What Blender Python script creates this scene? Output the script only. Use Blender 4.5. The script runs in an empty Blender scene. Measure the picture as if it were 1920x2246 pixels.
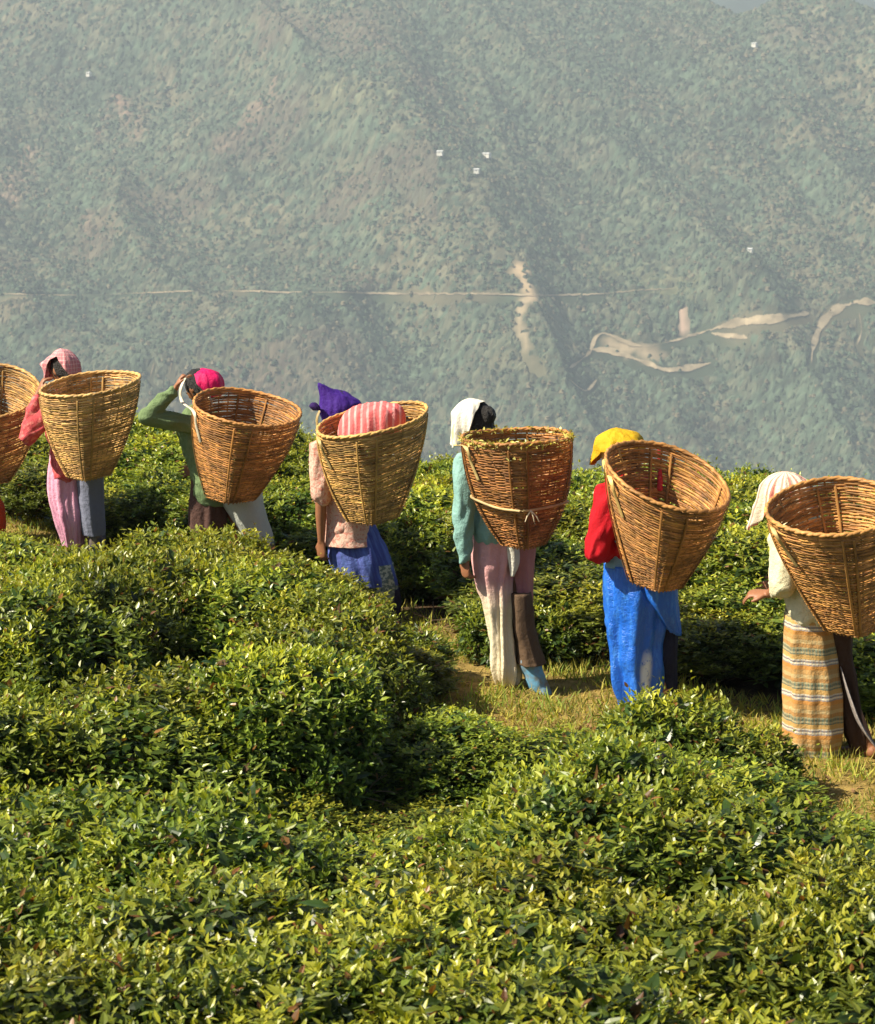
import bpy, math, random
import numpy as np
from mathutils import Vector
random.seed(7)
RNG = np.random.default_rng(11)
S = bpy.context.scene
COL = S.collection

# ------------------------------------------------------------------ camera
CAM_Z, PITCH, FPX = 3.23, math.radians(9.95), 5000.0
cd = bpy.data.cameras.new("camera")
cam = bpy.data.objects.new("camera", cd); COL.objects.link(cam)
cam.location = (0, 0, CAM_Z); cam.rotation_euler = (math.pi/2 - PITCH, 0, 0)
cd.sensor_fit = 'HORIZONTAL'; cd.sensor_width = 36; cd.lens = 36*FPX/1920
cd.clip_start = 0.1; cd.clip_end = 12000
cd.dof.use_dof = True; cd.dof.focus_distance = 12.6; cd.dof.aperture_fstop = 11
S.camera = cam

# ------------------------------------------------------------------ light
SUN_AZ, SUN_EL = math.radians(16), math.radians(45)   # from the left, a little towards the viewer
TO_SUN = Vector((-math.cos(SUN_AZ)*math.cos(SUN_EL), -math.sin(SUN_AZ)*math.cos(SUN_EL), math.sin(SUN_EL)))
W = bpy.data.worlds.new("World"); S.world = W; W.use_nodes = True
nt = W.node_tree
sky = nt.nodes.new("ShaderNodeTexSky"); sky.sky_type = 'NISHITA'; sky.sun_disc = False
sky.sun_elevation = SUN_EL; sky.sun_rotation = math.atan2(TO_SUN.x, TO_SUN.y); sky.dust_density = 1.5
bg = nt.nodes["Background"]; bg.inputs[1].default_value = 0.05
nt.links.new(sky.outputs[0], bg.inputs[0])
sl = bpy.data.lights.new("sun", 'SUN'); sl.energy = 5.0; sl.angle = math.radians(0.5); sl.color = (1.0, 0.90, 0.71)
sun = bpy.data.objects.new("sun", sl); COL.objects.link(sun)
sun.rotation_euler = (-TO_SUN).to_track_quat('-Z', 'Y').to_euler(); sun.location = (-20, -5, 30)
S.view_settings.view_transform = 'Standard'; S.view_settings.look = 'None'
S.view_settings.exposure = 1.05; S.view_settings.gamma = 1; S.view_settings.use_curve_mapping = False
S.render.engine = 'CYCLES'
S.cycles.use_denoising = True
S.cycles.max_bounces = 8; S.cycles.diffuse_bounces = 2; S.cycles.glossy_bounces = 2
S.cycles.transmission_bounces = 4; S.cycles.volume_bounces = 0; S.cycles.transparent_max_bounces = 8
S.cycles.sample_clamp_indirect = 6

# ------------------------------------------------------------------ helpers
def raydir(px, py):
    return np.array([px-960.0, FPX*math.cos(PITCH)+(1123-py)*math.sin(PITCH), -FPX*math.sin(PITCH)+(1123-py)*math.cos(PITCH)])
def at(px, py, d):
    """point of the place seen at (px, py) of the photograph, d metres away along the ground"""
    r = raydir(px, py); return np.array([0, 0, CAM_Z]) + r*(d/r[1])
def proj(p):
    x, y, z = p[0], p[1], p[2]-CAM_Z
    c = y*math.cos(PITCH) - z*math.sin(PITCH); u = y*math.sin(PITCH) + z*math.cos(PITCH)
    return 960+FPX*x/c, 1123-FPX*u/c
def smooth01(t):
    t = np.clip(t, 0, 1); return t*t*(3-2*t)
def _hash(i, j, k, seed):
    n = (i*374761393 + j*668265263 + k*2147483647 + seed*974634777) & 0xffffffff
    n = ((n ^ (n >> 13)) * 1274126177) & 0xffffffff
    n = (n ^ (n >> 16)) & 0xffff
    return n/65535.0*2-1
def vnoise(P, f=1.0, seed=0):
    P = np.asarray(P, float)*f
    I = np.floor(P).astype(np.int64); F = P-I; F = F*F*(3-2*F)
    r = 0
    for a in (0, 1):
        wa = F[:, 0] if a else 1-F[:, 0]
        for b in (0, 1):
            wb = F[:, 1] if b else 1-F[:, 1]
            for c in (0, 1):
                wc = F[:, 2] if c else 1-F[:, 2]
                r = r + wa*wb*wc*_hash(I[:, 0]+a, I[:, 1]+b, I[:, 2]+c, seed)
    return r
def fbm(P, f, octv=4, seed=0, gain=.5):
    r = 0; a = 1.0
    for o in range(octv):
        r = r + a*vnoise(P, f*2**o, seed+o*17); a *= gain
    return r

def mesh_np(name, V, F, mats=(), col=None, uv=None, smooth=True, matidx=None):
    """V (n,3); F (m,3) or (m,4) ints; col per vertex (n,3); uv per vertex (n,2)"""
    m = bpy.data.meshes.new(name)
    V = np.asarray(V, np.float32); F = np.asarray(F, np.int32)
    k = F.shape[1]
    m.vertices.add(len(V)); m.vertices.foreach_set("co", V.ravel())
    m.loops.add(F.size); m.loops.foreach_set("vertex_index", F.ravel())
    m.polygons.add(len(F))
    m.polygons.foreach_set("loop_start", np.arange(0, F.size, k, dtype=np.int32))
    m.polygons.foreach_set("loop_total", np.full(len(F), k, np.int32))
    m.polygons.foreach_set("use_smooth", np.full(len(F), smooth, bool))
    if matidx is not None: m.polygons.foreach_set("material_index", np.asarray(matidx, np.int32))
    if uv is not None:
        l = m.uv_layers.new(name="UVMap"); l.data.foreach_set("uv", np.asarray(uv, np.float32)[F.ravel()].ravel())
    if col is not None:
        a = m.color_attributes.new("tint", 'FLOAT_COLOR', 'POINT')
        c = np.ones((len(V), 4), np.float32); c[:, :3] = col; a.data.foreach_set("color", c.ravel())
    m.update(calc_edges=True)
    for x in mats: m.materials.append(x)
    return m
def link(name, m, parent=None):
    o = bpy.data.objects.new(name, m); COL.objects.link(o)
    if parent is not None: o.parent = parent
    return o
def tag(o, label=None, cat=None, group=None, kind=None):
    if label: o['label'] = label
    if cat: o['category'] = cat
    if group: o['group'] = group
    if kind: o['kind'] = kind
    return o
def empty(name, loc=(0, 0, 0)):
    o = bpy.data.objects.new(name, None); COL.objects.link(o); o.location = loc; o.empty_display_size = .1
    return o
def rebase(root, loc):
    """put the empty at the thing's base while its parts, built in world space, stay where they are"""
    loc = Vector(loc); root.location = loc
    for ch in root.children: ch.location = ch.location - loc

class MB:
    def __init__(s): s.V, s.F, s.U, s.C, s.n = [], [], [], [], 0
    def add(s, V, F, uv=None, col=None):
        V = np.asarray(V, float); F = np.asarray(F, int)
        s.V.append(V); s.F.append(F+s.n); s.n += len(V)
        s.U.append(np.zeros((len(V), 2)) if uv is None else np.asarray(uv, float))
        s.C.append(np.ones((len(V), 3)) if col is None else np.broadcast_to(np.asarray(col, float), (len(V), 3)))
    def mesh(s, name, mats=(), smooth=True, color=True):
        return mesh_np(name, np.vstack(s.V), np.vstack(s.F), mats, np.vstack(s.C) if color else None, np.vstack(s.U), smooth)

def grid_faces(nr, nc, wrap=True):
    r = np.arange(nr-1)[:, None]; c = np.arange(nc if wrap else nc-1)[None, :]
    c1 = (c+1) % nc if wrap else c+1
    return np.stack([r*nc+c, r*nc+c1, (r+1)*nc+c1, (r+1)*nc+c], -1).reshape(-1, 4)
def catmull(P, n):
    """resample control rows P (k, m) to n rows along a smooth curve"""
    P = np.asarray(P, float); k = len(P)
    t = np.linspace(0, k-1, n); i = np.clip(t.astype(int), 0, k-2); f = (t-i)[:, None]
    g = lambda j: P[np.clip(j, 0, k-1)]
    a, b, c, d = g(i-1), g(i), g(i+1), g(i+2)
    return .5*((2*b)+(-a+c)*f+(2*a-5*b+4*c-d)*f*f+(-a+3*b-3*c+d)*f**3)
def unit(v): v = np.asarray(v, float); return v/max(1e-9, np.linalg.norm(v))
def tube(pts, radii, seg=12, side=None, caps=True, n=None):
    """closed, rounded tube; radii scalar or (r_side, r_front) per point"""
    P = np.asarray(pts, float)
    R = np.array([(r, r) if np.isscalar(r) else tuple(r) for r in radii], float)
    if n and len(P) > 2:
        Q = catmull(np.hstack([P, R]), n); P, R = Q[:, :3], np.maximum(Q[:, 3:], 1e-4)
    T = np.gradient(P, axis=0); T /= np.linalg.norm(T, axis=1)[:, None]+1e-9
    if side is None:
        side = np.array([1, 0, 0.]) if abs(T[0][0]) < .8 else np.array([0, 1, 0.])
    if caps:
        a0 = [math.radians(x) for x in (80, 50, 22)]
        P = np.vstack([[P[0]-T[0]*R[0].mean()*math.sin(a) for a in a0], P, [P[-1]+T[-1]*R[-1].mean()*math.sin(a) for a in a0[::-1]]])
        R = np.vstack([[R[0]*math.cos(a) for a in a0], R, [R[-1]*math.cos(a) for a in a0[::-1]]])
        T = np.vstack([[T[0]]*3, T, [T[-1]]*3])
    th = np.linspace(0, 2*math.pi, seg, endpoint=False)
    V = []
    for p, r, t in zip(P, R, T):
        s = unit(np.asarray(side)-t*np.dot(side, t)); u = np.cross(t, s)
        V.append(p+np.outer(np.cos(th)*r[0], s)+np.outer(np.sin(th)*r[1], u))
    V = np.vstack(V); F = grid_faces(len(P), seg)
    if caps:
        c0, c1 = V[:seg].mean(0), V[-seg:].mean(0); k = len(V)
        V = np.vstack([V, c0, c1]); j = np.arange(seg); j1 = (j+1) % seg; o = (len(P)-1)*seg
        F = np.vstack([F, np.stack([j1, j, np.full(seg, k), np.full(seg, k)], -1), np.stack([j+o, j1+o, np.full(seg, k+1), np.full(seg, k+1)], -1)])
    return V, F
def blob(c, r, axes=None, nu=16, nv=12):
    th = np.linspace(0, 2*math.pi, nu, endpoint=False); ph = np.linspace(.06, math.pi-.06, nv)
    X = np.array([[math.cos(t)*math.sin(p), math.sin(t)*math.sin(p), math.cos(p)] for p in ph for t in th])
    F = grid_faces(nv, nu)
    j = np.arange(nu); j1 = (j+1) % nu; o = (nv-1)*nu; k = len(X)
    X = np.vstack([X, [0, 0, 1], [0, 0, -1]])
    F = np.vstack([F, np.stack([j1, j, np.full(nu, k), np.full(nu, k)], -1), np.stack([j+o, j1+o, np.full(nu, k+1), np.full(nu, k+1)], -1)])
    X = X*np.asarray(r)
    if axes is not None: X = X @ np.asarray(axes)
    return X+np.asarray(c), F
def remeshed(name, mb, voxel, mats, smooth_it=4, wrinkle=0, wf=14, wdir=None, parent=None, seed=0, dec=.5):
    """fuse overlapping closed shapes of mb into one continuous surface"""
    polys = [tuple(dict.fromkeys(f)) for f in np.vstack(mb.F).tolist()]
    m0 = bpy.data.meshes.new("tmp"); m0.from_pydata(np.vstack(mb.V).tolist(), [], polys)
    o = bpy.data.objects.new("tmp", m0); COL.objects.link(o)
    r = o.modifiers.new("r", 'REMESH'); r.mode = 'VOXEL'; r.voxel_size = voxel; r.use_smooth_shade = True
    if smooth_it:
        s = o.modifiers.new("s", 'SMOOTH'); s.factor = .5; s.iterations = smooth_it
    if dec < 1:
        s = o.modifiers.new('d', 'DECIMATE'); s.ratio = dec
    dg = bpy.context.evaluated_depsgraph_get(); ev = o.evaluated_get(dg)
    me = bpy.data.meshes.new_from_object(ev)
    bpy.data.objects.remove(o); bpy.data.meshes.remove(m0)
    me.name = name; me.materials.clear()
    for x in mats: me.materials.append(x)
    if wrinkle:
        n = len(me.vertices); co = np.empty(n*3, np.float32); no = np.empty(n*3, np.float32)
        me.vertices.foreach_get("co", co); me.vertex_normals.foreach_get("vector", no)
        co = co.reshape(-1, 3); no = no.reshape(-1, 3)
        Q = co.copy()
        if wdir is not None:                      # stretch the noise along a direction: long folds
            w = unit(wdir); Q = Q-np.outer(Q@w, w)*.72
        h = 1-np.abs(vnoise(Q, wf, seed)); h = h**2*1.0+.5*vnoise(Q, wf*2.3, seed+5)
        co = co+no*((h-.45)*wrinkle)[:, None]
        me.vertices.foreach_set("co", co.astype(np.float32).ravel()); me.update()
    me.polygons.foreach_set("use_smooth", np.ones(len(me.polygons), bool))
    return link(name, me, parent)

# ------------------------------------------------------------------ materials
def new_mat(name):
    m = bpy.data.materials.new(name); m.use_nodes = True
    return m, m.node_tree, m.node_tree.nodes["Principled BSDF"]
def nd(nt, t, **kw):
    n = nt.nodes.new(t)
    for k, v in kw.items():
        if k.startswith('i_'): n.inputs[int(k[2:])].default_value = v
        else: setattr(n, k, v)
    return n
def mathn(nt, op, a, b=None, c=None):
    n = nt.nodes.new("ShaderNodeMath"); n.operation = op
    for i, x in enumerate((a, b, c)):
        if x is None: continue
        if isinstance(x, (int, float)): n.inputs[i].default_value = x
        else: nt.links.new(x, n.inputs[i])
    return n.outputs[0]
def mixc(nt, fac, a, b, mode='MIX'):
    n = nt.nodes.new("ShaderNodeMix"); n.data_type = 'RGBA'; n.blend_type = mode
    for i, x in ((0, fac), (6, a), (7, b)):
        if isinstance(x, (int, float)): n.inputs[i].default_value = x
        elif isinstance(x, tuple): n.inputs[i].default_value = (*x, 1) if len(x) == 3 else x
        else: nt.links.new(x, n.inputs[i])
    return n.outputs[2]
def noise(nt, scale, detail=3, rough=.5, vec=None):
    n = nt.nodes.new("ShaderNodeTexNoise"); n.inputs['Scale'].default_value = scale
    n.inputs['Detail'].default_value = detail; n.inputs['Roughness'].default_value = rough
    if vec is not None: nt.links.new(vec, n.inputs['Vector'])
    return n.outputs[0]
def ramp(nt, fac, stops, interp='LINEAR'):
    n = nt.nodes.new("ShaderNodeValToRGB"); n.color_ramp.interpolation = interp
    e = n.color_ramp.elements
    while len(e) < len(stops): e.new(.5)
    for x, (p, c) in zip(e, stops): x.position = p; x.color = (*c, 1)
    nt.links.new(fac, n.inputs[0]); return n.outputs[0]
def bump(nt, b, h, strength=.3, dist=.01):
    n = nt.nodes.new("ShaderNodeBump"); n.inputs['Strength'].default_value = strength; n.inputs['Distance'].default_value = dist
    nt.links.new(h, n.inputs['Height']); nt.links.new(n.outputs[0], b.inputs['Normal'])
def coords(nt, kind='Object'): return nt.nodes.new("ShaderNodeTexCoord").outputs[kind]
def sep(nt, v):
    n = nt.nodes.new("ShaderNodeSeparateXYZ"); nt.links.new(v, n.inputs[0]); return n.outputs

def fabric(name, c, c2=None, rough=.85, pattern=None, fold=.5, transl=0.0):
    """cloth: weave grain, faint mottling, an optional woven or dyed pattern in UV"""
    m, nt, b = new_mat(name)
    oc = coords(nt); uv = coords(nt, 'UV')
    mot = noise(nt, 9, 4, .6, oc)
    base = mixc(nt, mathn(nt, 'MULTIPLY', mot, .5), c, tuple(x*.6 for x in c))
    if pattern: base = pattern(nt, uv, oc, base, c2)
    grain = noise(nt, 260, 2, .5, oc)
    base = mixc(nt, .35, base, ramp(nt, grain, [(.3, (.55,)*3), (.7, (1.1,)*3)]), 'MULTIPLY')
    nt.links.new(base, b.inputs['Base Color']); b.inputs['Roughness'].default_value = rough
    b.inputs['Specular IOR Level'].default_value = .25
    mp = nd(nt, 'ShaderNodeMapping'); mp.inputs['Scale'].default_value = (1, 1, .4); mp.inputs['Rotation'].default_value = (.3, .5, 0); nt.links.new(oc, mp.inputs[0])
    cre = nd(nt, 'ShaderNodeTexNoise', noise_type='RIDGED_MULTIFRACTAL'); cre.inputs['Scale'].default_value = 13; cre.inputs['Detail'].default_value = 3; nt.links.new(mp.outputs[0], cre.inputs['Vector'])
    h = mathn(nt, 'ADD', mathn(nt, 'ADD', mathn(nt, 'MULTIPLY', noise(nt, 38, 4, .6, oc), .7), mathn(nt, 'MULTIPLY', cre.outputs[0], .55)), mathn(nt, 'MULTIPLY', grain, .2))
    bump(nt, b, h, min(1, fold*1.5), .018)
    return m

# leaf material : tint attribute x a little random per bush, thin translucent blade with a waxy shine
def leaf_mat(name, gloss=.36, trans=.33):
    m, nt, b = new_mat(name)
    a = nd(nt, "ShaderNodeVertexColor", layer_name="tint").outputs[0]
    oi = nt.nodes.new("ShaderNodeObjectInfo").outputs['Random']
    hs = nd(nt, "ShaderNodeHueSaturation"); nt.links.new(a, hs.inputs['Color'])
    nt.links.new(mathn(nt, 'ADD', mathn(nt, 'MULTIPLY', oi, .03), .485), hs.inputs['Hue'])
    nt.links.new(mathn(nt, 'ADD', mathn(nt, 'MULTIPLY', oi, .35), .83), hs.inputs['Value'])
    c = hs.outputs[0]
    nt.links.new(c, b.inputs['Base Color']); b.inputs['Roughness'].default_value = gloss
    b.inputs['Specular IOR Level'].default_value = .5
    t = nd(nt, "ShaderNodeBsdfTranslucent"); nt.links.new(mixc(nt, 1.0, c, (1.3, 1.25, .45), 'MULTIPLY'), t.inputs[0])
    mx = nd(nt, "ShaderNodeMixShader"); mx.inputs[0].default_value = trans
    nt.links.new(b.outputs[0], mx.inputs[1]); nt.links.new(t.outputs[0], mx.inputs[2])
    nt.links.new(mx.outputs[0], nt.nodes["Material Output"].inputs[0])
    return m
def tint_mat(name, rough=.9, spec=.2, nscale=None, amp=.5, bumps=None):
    m, nt, b = new_mat(name)
    a = nd(nt, "ShaderNodeVertexColor", layer_name="tint").outputs[0]
    if nscale:
        a = mixc(nt, 1.0, a, ramp(nt, noise(nt, nscale, 5, .65, coords(nt)), [(.3, (1-amp,)*3), (.7, (1+amp,)*3)]), 'MULTIPLY')
    nt.links.new(a, b.inputs['Base Color']); b.inputs['Roughness'].default_value = rough
    b.inputs['Specular IOR Level'].default_value = spec
    if bumps: bump(nt, b, noise(nt, bumps[0], 6, .65, coords(nt)), bumps[1], bumps[2])
    return m
M_LEAF = leaf_mat("tea_leaf")
M_GRASS = leaf_mat("grass_blade", .7, .3)
M_SOIL = tint_mat("soil", .95, .1, 14, .55, (60, .7, .03))
M_HILL = tint_mat("hillside", .95, .05, .02, .35)
M_TREES = tint_mat("far_canopy", .9, .1)
M_ROAD = tint_mat("bare_earth", .95, .05, .15, .25)
M_TWIG = tint_mat("twig", .9, .1, 40, .4)
M_CANE = tint_mat("split_bamboo", .55, .35, 7, .48, (160, .25, .004))
# ================================================================== THE PLACE
# line the pickers walk along, right to left (x, y)
LINE = np.array([(-9, 20.5), (-3.5, 16.3), (-2.39, 15.5), (-1.35, 14.7), (-.29, 14.2), (.5, 12.6), (1.1, 12.0), (1.79, 11.2), (3.2, 9.6), (6, 6.5)])
def line_y(x): return np.interp(x, LINE[:, 0], LINE[:, 1])
NEAR = np.array([(-9, 19.6), (-3.5, 15.95), (-2.39, 15.25), (-1.35, 14.45), (-.75, 13.95), (-.45, 13.1), (-.2, 12.25), (-.02, 11.0), (.25, 10.7), (.9, 10.6), (1.45, 10.65), (1.8, 10.2), (3.2, 8.9), (6, 5.7)])
FARE = np.array([(-9, 21.2), (-3.5, 17.2), (-2.39, 16.3), (-1.35, 15.75), (-.6, 15.0), (0, 14.2), (.6, 13.5), (1.4, 12.6), (1.9, 12.15), (3.2, 10.6), (6, 7.5)])
def near_y(x): return np.interp(x, NEAR[:, 0], NEAR[:, 1])
def far_y(x): return np.interp(x, FARE[:, 0], FARE[:, 1])
def crest_y(x): return np.interp(x, [-6, -2.5, 0, 1.6, 3.0, 5], [19.0, 17.4, 16.2, 15.4, 14.4, 13.0])
def hill_z(x, y):
    x = np.asarray(x, float); y = np.asarray(y, float)
    t = np.maximum(0, y-crest_y(x)-.3)
    z = -np.where(t < 8, .055*t*t, 3.52+.88*(t-8))
    z = z + .12*smooth01((-x-.2)/1.6)*smooth01((y-13.4)/1.5)
    P = np.stack([x, y, x*0], -1).reshape(-1, 3)
    z = z + (.035*vnoise(P, 1.3, 3)+.02*vnoise(P, 4, 4)).reshape(x.shape)
    return np.maximum(z, -475)
def ground_at(x, y): return float(hill_z(np.array([x]), np.array([y]))[0])

# near hill : one sheet, fine near the pickers, coarse towards the valley floor
ys = np.concatenate([np.linspace(-14, 3, 18), np.linspace(3.2, 20, 170), np.geomspace(20.4, 1500, 70)])
xs = np.concatenate([-np.geomspace(1900, 7.2, 26), np.linspace(-7, 7, 141), np.geomspace(7.2, 1900, 26)])
X, Y = np.meshgrid(xs, ys); Z = hill_z(X, Y)
V = np.stack([X, Y, Z], -1).reshape(-1, 3)
mid = (near_y(V[:, 0])+far_y(V[:, 0]))/2; hw = (far_y(V[:, 0])-near_y(V[:, 0]))/2
onpath = smooth01((hw+.12-np.abs(V[:, 1]-mid))/.3)
nz = fbm(V, 1.7, 4, 9)
soil = np.array([.075, .048, .027])*(1+.3*nz)[:, None]
grassy = np.array([.27, .19, .06])*(1+.25*nz)[:, None]
col = soil*(1-onpath[:, None])+grassy*onpath[:, None]
far = smooth01((V[:, 1]-22)/30)[:, None]; col = col*(1-far)+np.array([.045, .06, .025])*far
tag(link("ground", mesh_np("ground", V, grid_faces(len(ys), len(xs), False), [M_SOIL], col)), kind='structure')

# mountain on the other side of the valley ------------------------------------------------
MX = np.arange(-640, 641, 5.0); MY = np.arange(1620, 3000, 6.0)
def mtn_z(x, y):
    sh = x.shape; x = x.ravel(); y = y.ravel()
    wx = x + 60*vnoise(np.stack([x, y, x*0], -1), 1/420, 51); P = np.stack([wx+.5*(y-2200), y*.55, x*0], -1)
    t = (y-1640)/1000
    z = -475+470*smooth01((y-1560)/600)*0 + 700*np.clip(t, -.05, 2)**.9*.98
    z = -440 + (z+475)
    rid = (1-np.abs(vnoise(P, 1/310, 21)))**2*62 + (1-np.abs(vnoise(P, 1/130, 22)))**2*24 + 10*vnoise(P, 1/50, 23)+3*vnoise(P, 1/18, 24)
    # a spur running down from the upper left to the right
    sp = np.exp(-((x-(-210+.36*(2700-y)))/70)**2)*48
    z = z + rid + sp - 62
    # the main ridge ends on the right; behind it only a far range
    lim = 215 - .60*np.maximum(0, x-120) + 10*vnoise(P, 1/90, 31)
    lim = np.where(x > 120, lim, 330-(1-smooth01(-(x-120)/60))*120)
    lim = np.maximum(lim, 96+8*vnoise(P, 1/120, 33)+30*np.exp(-((x-385)/48)**2)-.06*np.maximum(0, x-430))
    z = np.where(z > lim, lim-(z-lim)*.3, z)
    return z.reshape(sh)
GX, GY = np.meshgrid(MX, MY); GZ = mtn_z(GX, GY)
def on_mtn(px, py, lift=0.0):
    """where the line of sight through (px, py) meets the mountain"""
    r = raydir(px, py); yy = np.arange(1625, 2995, 1.0); k = yy/r[1]
    xx = r[0]*k; zz = CAM_Z+r[2]*k; h = mtn_z(xx, yy)
    hit = np.argmax(h > zz)
    if h[hit] <= zz[hit]: return None
    return np.array([xx[hit], yy[hit], h[hit]+lift])
mv = np.stack([GX, GY, GZ], -1).reshape(-1, 3)
def poly3(pts, n=0):
    q = catmull(np.array(pts, float), n or len(pts)*14)
    return np.array([p for p in (on_mtn(a[0], a[1]) for a in q) if p is not None])
# unsurfaced roads and slides, as pixel courses along the slope (x, y, half width m)
ROADS = [([(0, 647), (150, 650), (300, 646), (470, 640), (620, 643), (780, 645), (900, 648), (1010, 648), (1150, 650), (1290, 649), (1400, 640), (1480, 636)], .95),
         ([(455, 636), (490, 640), (540, 643)], 3.2), ([(730, 643), (800, 646), (880, 648)], 2.4), ([(560, 641), (640, 645)], 1.9), ([(1040, 647), (1090, 648), (1150, 650)], 2.4),
         ([(1250, 810), (1290, 780), (1320, 735), (1400, 762), (1480, 750), (1530, 735), (1620, 712), (1700, 702), (1775, 690)], 3.6),
         ([(1300, 770), (1350, 775), (1420, 800), (1470, 815), (1560, 800)], 4.2),
         ([(1250, 835), (1285, 860), (1310, 835)], 2.8),
         ([(1780, 800), (1785, 760), (1800, 720), (1825, 690), (1860, 672), (1900, 665), (1925, 668)], 4.6),
         ([(1885, 690), (1890, 730), (1880, 760)], 2.2), ([(330, 830), (338, 800)], 2.0), ([(372, 825), (378, 790)], 2.0),
         ([(1560, 735), (1640, 745)], 2.0)]
SCARS = [([(1140, 592), (1155, 615), (1162, 650)], 10, (.52, .38, .23)), ([(1150, 655), (1140, 700), (1150, 745), (1170, 800), (1185, 815)], 6, (.34, .27, .17)),
         ([(1080, 800), (1130, 790), (1185, 815)], 15, (.14, .13, .075)),
         ([(1500, 690), (1500, 720)], 5, (.45, .31, .23)), ([(1330, 745), (1380, 765), (1460, 780)], 6, (.30, .235, .15)), ([(1270, 515), (1285, 545)], 8, (.20, .14, .10)),
         ([(545, 260), (570, 235), (600, 200)], 16, (.27, .17, .125)), ([(300, 300), (285, 265), (255, 220)], 14, (.27, .17, .125)), ([(215, 300), (225, 270)], 9, (.25, .15, .11)),
         ([(20, 430), (45, 380), (70, 340)], 20, (.27, .18, .13)), ([(400, 300), (430, 270)], 15, (.19, .16, .10)), ([(470, 320), (500, 310)], 12, (.24, .17, .12)),
         ([(700, 210), (850, 195)], 20, (.18, .17, .095)), ([(1280, 590), (1560, 640)], 14, (.14, .14, .075)), ([(430, 790), (560, 740)], 14, (.13, .14, .07)),
         ([(1690, 80), (1760, 60), (1800, 90)], 20, (.15, .13, .095)), ([(1010, 110), (1240, 80)], 13, (.13, .13, .08)), ([(1480, 70), (1530, 90)], 16, (.16, .14, .1)),
         ([(190, 480), (200, 500)], 12, (.2, .14, .1)), ([(0, 690), (60, 670)], 16, (.2, .16, .1)), ([(1240, 345), (1320, 335)], 12, (.13, .125, .085)), ([(1190, 225), (1290, 232)], 10, (.13, .13, .08))]
nzm = fbm(mv*np.array([1, .8, 1]), 1/130, 5, 61)
mcol = np.array([.050, .066, .040])[None]*(1+.35*nzm)[:, None]  # dark ground tone paints in shade for the gaps between crowns
brown = smooth01((vnoise(mv, 1/95, 66)+.35*vnoise(mv, 1/30, 67)-.12)/.5)[:, None]*.55
mcol = mcol*(1-brown)+np.array([.16, .125, .075])*brown
near_road = np.full(len(mv), 1e9)
def dist_to(pts, P, cut):
    d = np.full(len(P), 1e9)
    lo, hi = pts.min(0)-cut, pts.max(0)+cut
    s = np.where((P[:, 0] > lo[0]) & (P[:, 0] < hi[0]) & (P[:, 1] > lo[1]) & (P[:, 1] < hi[1]))[0]
    for q in pts:
        d[s] = np.minimum(d[s], np.hypot(P[s, 0]-q[0], (P[s, 1]-q[1])*.8))
    return d
scar3 = []
for pts, w, c in SCARS:
    q = poly3(pts)
    if len(q) < 2: continue
    scar3.append((q, w, c))
    d = dist_to(q, mv, w*2.2)+w*.5*vnoise(mv, 1/9, 71)+w*.3*vnoise(mv, 1/4.5, 72)
    k = smooth01((w*1.0-d)/(w*.8))[:, None]
    mcol = mcol*(1-k)+np.array(c)*k
mo = tag(link("mountain", mesh_np("mountain", mv, grid_faces(len(MY), len(MX), False), [M_HILL], mcol)), kind='structure')
road3 = []
for pts, w in ROADS:
    q = poly3(pts, len(pts)*22)
    if len(q) < 3: continue
    w *= .72; road3.append((q, w))
    t = np.gradient(q, axis=0); n = np.stack([-t[:, 1], t[:, 0], t[:, 0]*0], -1); n /= np.linalg.norm(n, axis=1)[:, None]+1e-9
    ww = w*np.clip(.75+1.0*vnoise(q, 1/26, 81)+.5*vnoise(q, 1/9, 82), .06, 1.6)*np.minimum(1, .1+np.minimum(np.arange(len(q)), np.arange(len(q))[::-1])/8); rows = []
    for s in (-1, -.33, .33, 1):
        e = q+n*(s*ww*.55*(1+.45*vnoise(q+s, 1/9.0, 84)))[:, None]*np.array([1, 1.25, 1]); e[:, 2] = mtn_z(e[:, 0], e[:, 1])+1.1
        rows.append(e)
    Vr = np.stack(rows, 1).reshape(-1, 3)
    cc = np.array([.30, .24, .155])*(1+.5*vnoise(Vr, 1/16, 83)+.25*vnoise(Vr, 1/4, 84))[:, None]
    tag(link("dirt_road", mesh_np("dirt_road", Vr, grid_faces(len(q), 4, False), [M_ROAD], cc)), kind='structure')
# forest canopy: crowns merged into one rough sheet, too many to count ---------------------
def bare_at(P, jit):
    """0 = closed forest, 1 = open ground (slides, roads, clearings)"""
    o = np.zeros(len(P))
    for q, w, c in scar3:
        if c[0] < .28: continue
        d = dist_to(q, P, w*2.4)+w*.45*vnoise(P, 1/9, 71)+w*.3*vnoise(P, 1/4.5, 72); o = np.maximum(o, smooth01((w*1.05-d)/(w*.35))*(vnoise(P, 1/4.2, 73) > -.42))
    for q, w in road3:
        o = np.maximum(o, smooth01((w*.6+2.2+1.6*vnoise(P, 1/8, 85)-dist_to(q, P, w+8))/1.6))
        o = np.maximum(o, .8*smooth01((w*.6+2.0+1.5*vnoise(P, 1/8, 86)-dist_to(q-np.array([0, 4.5, 0]), P, w+8))/1.6))
    return o
cy_ = np.arange(1635, 2880, 2.4); cs = np.linspace(-1, 1, 480); CX = cs[None, :]*(cy_*.20+46)[:, None]; CY = np.broadcast_to(cy_[:, None], CX.shape).copy()
CP = np.stack([CX, CY, CX*0], -1).reshape(-1, 3); CP[:, :2] += RNG.uniform(-.5, .5, (len(CP), 2)); CZ = mtn_z(CP[:, 0], CP[:, 1])
cell = 6.0; best = np.full(len(CP), 9.); bid = np.zeros(len(CP), np.int64); gi = np.floor(CP[:, 0]/cell).astype(np.int64); CY2 = CP[:, 1]*1.5; gj = np.floor(CY2/cell).astype(np.int64)
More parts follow.
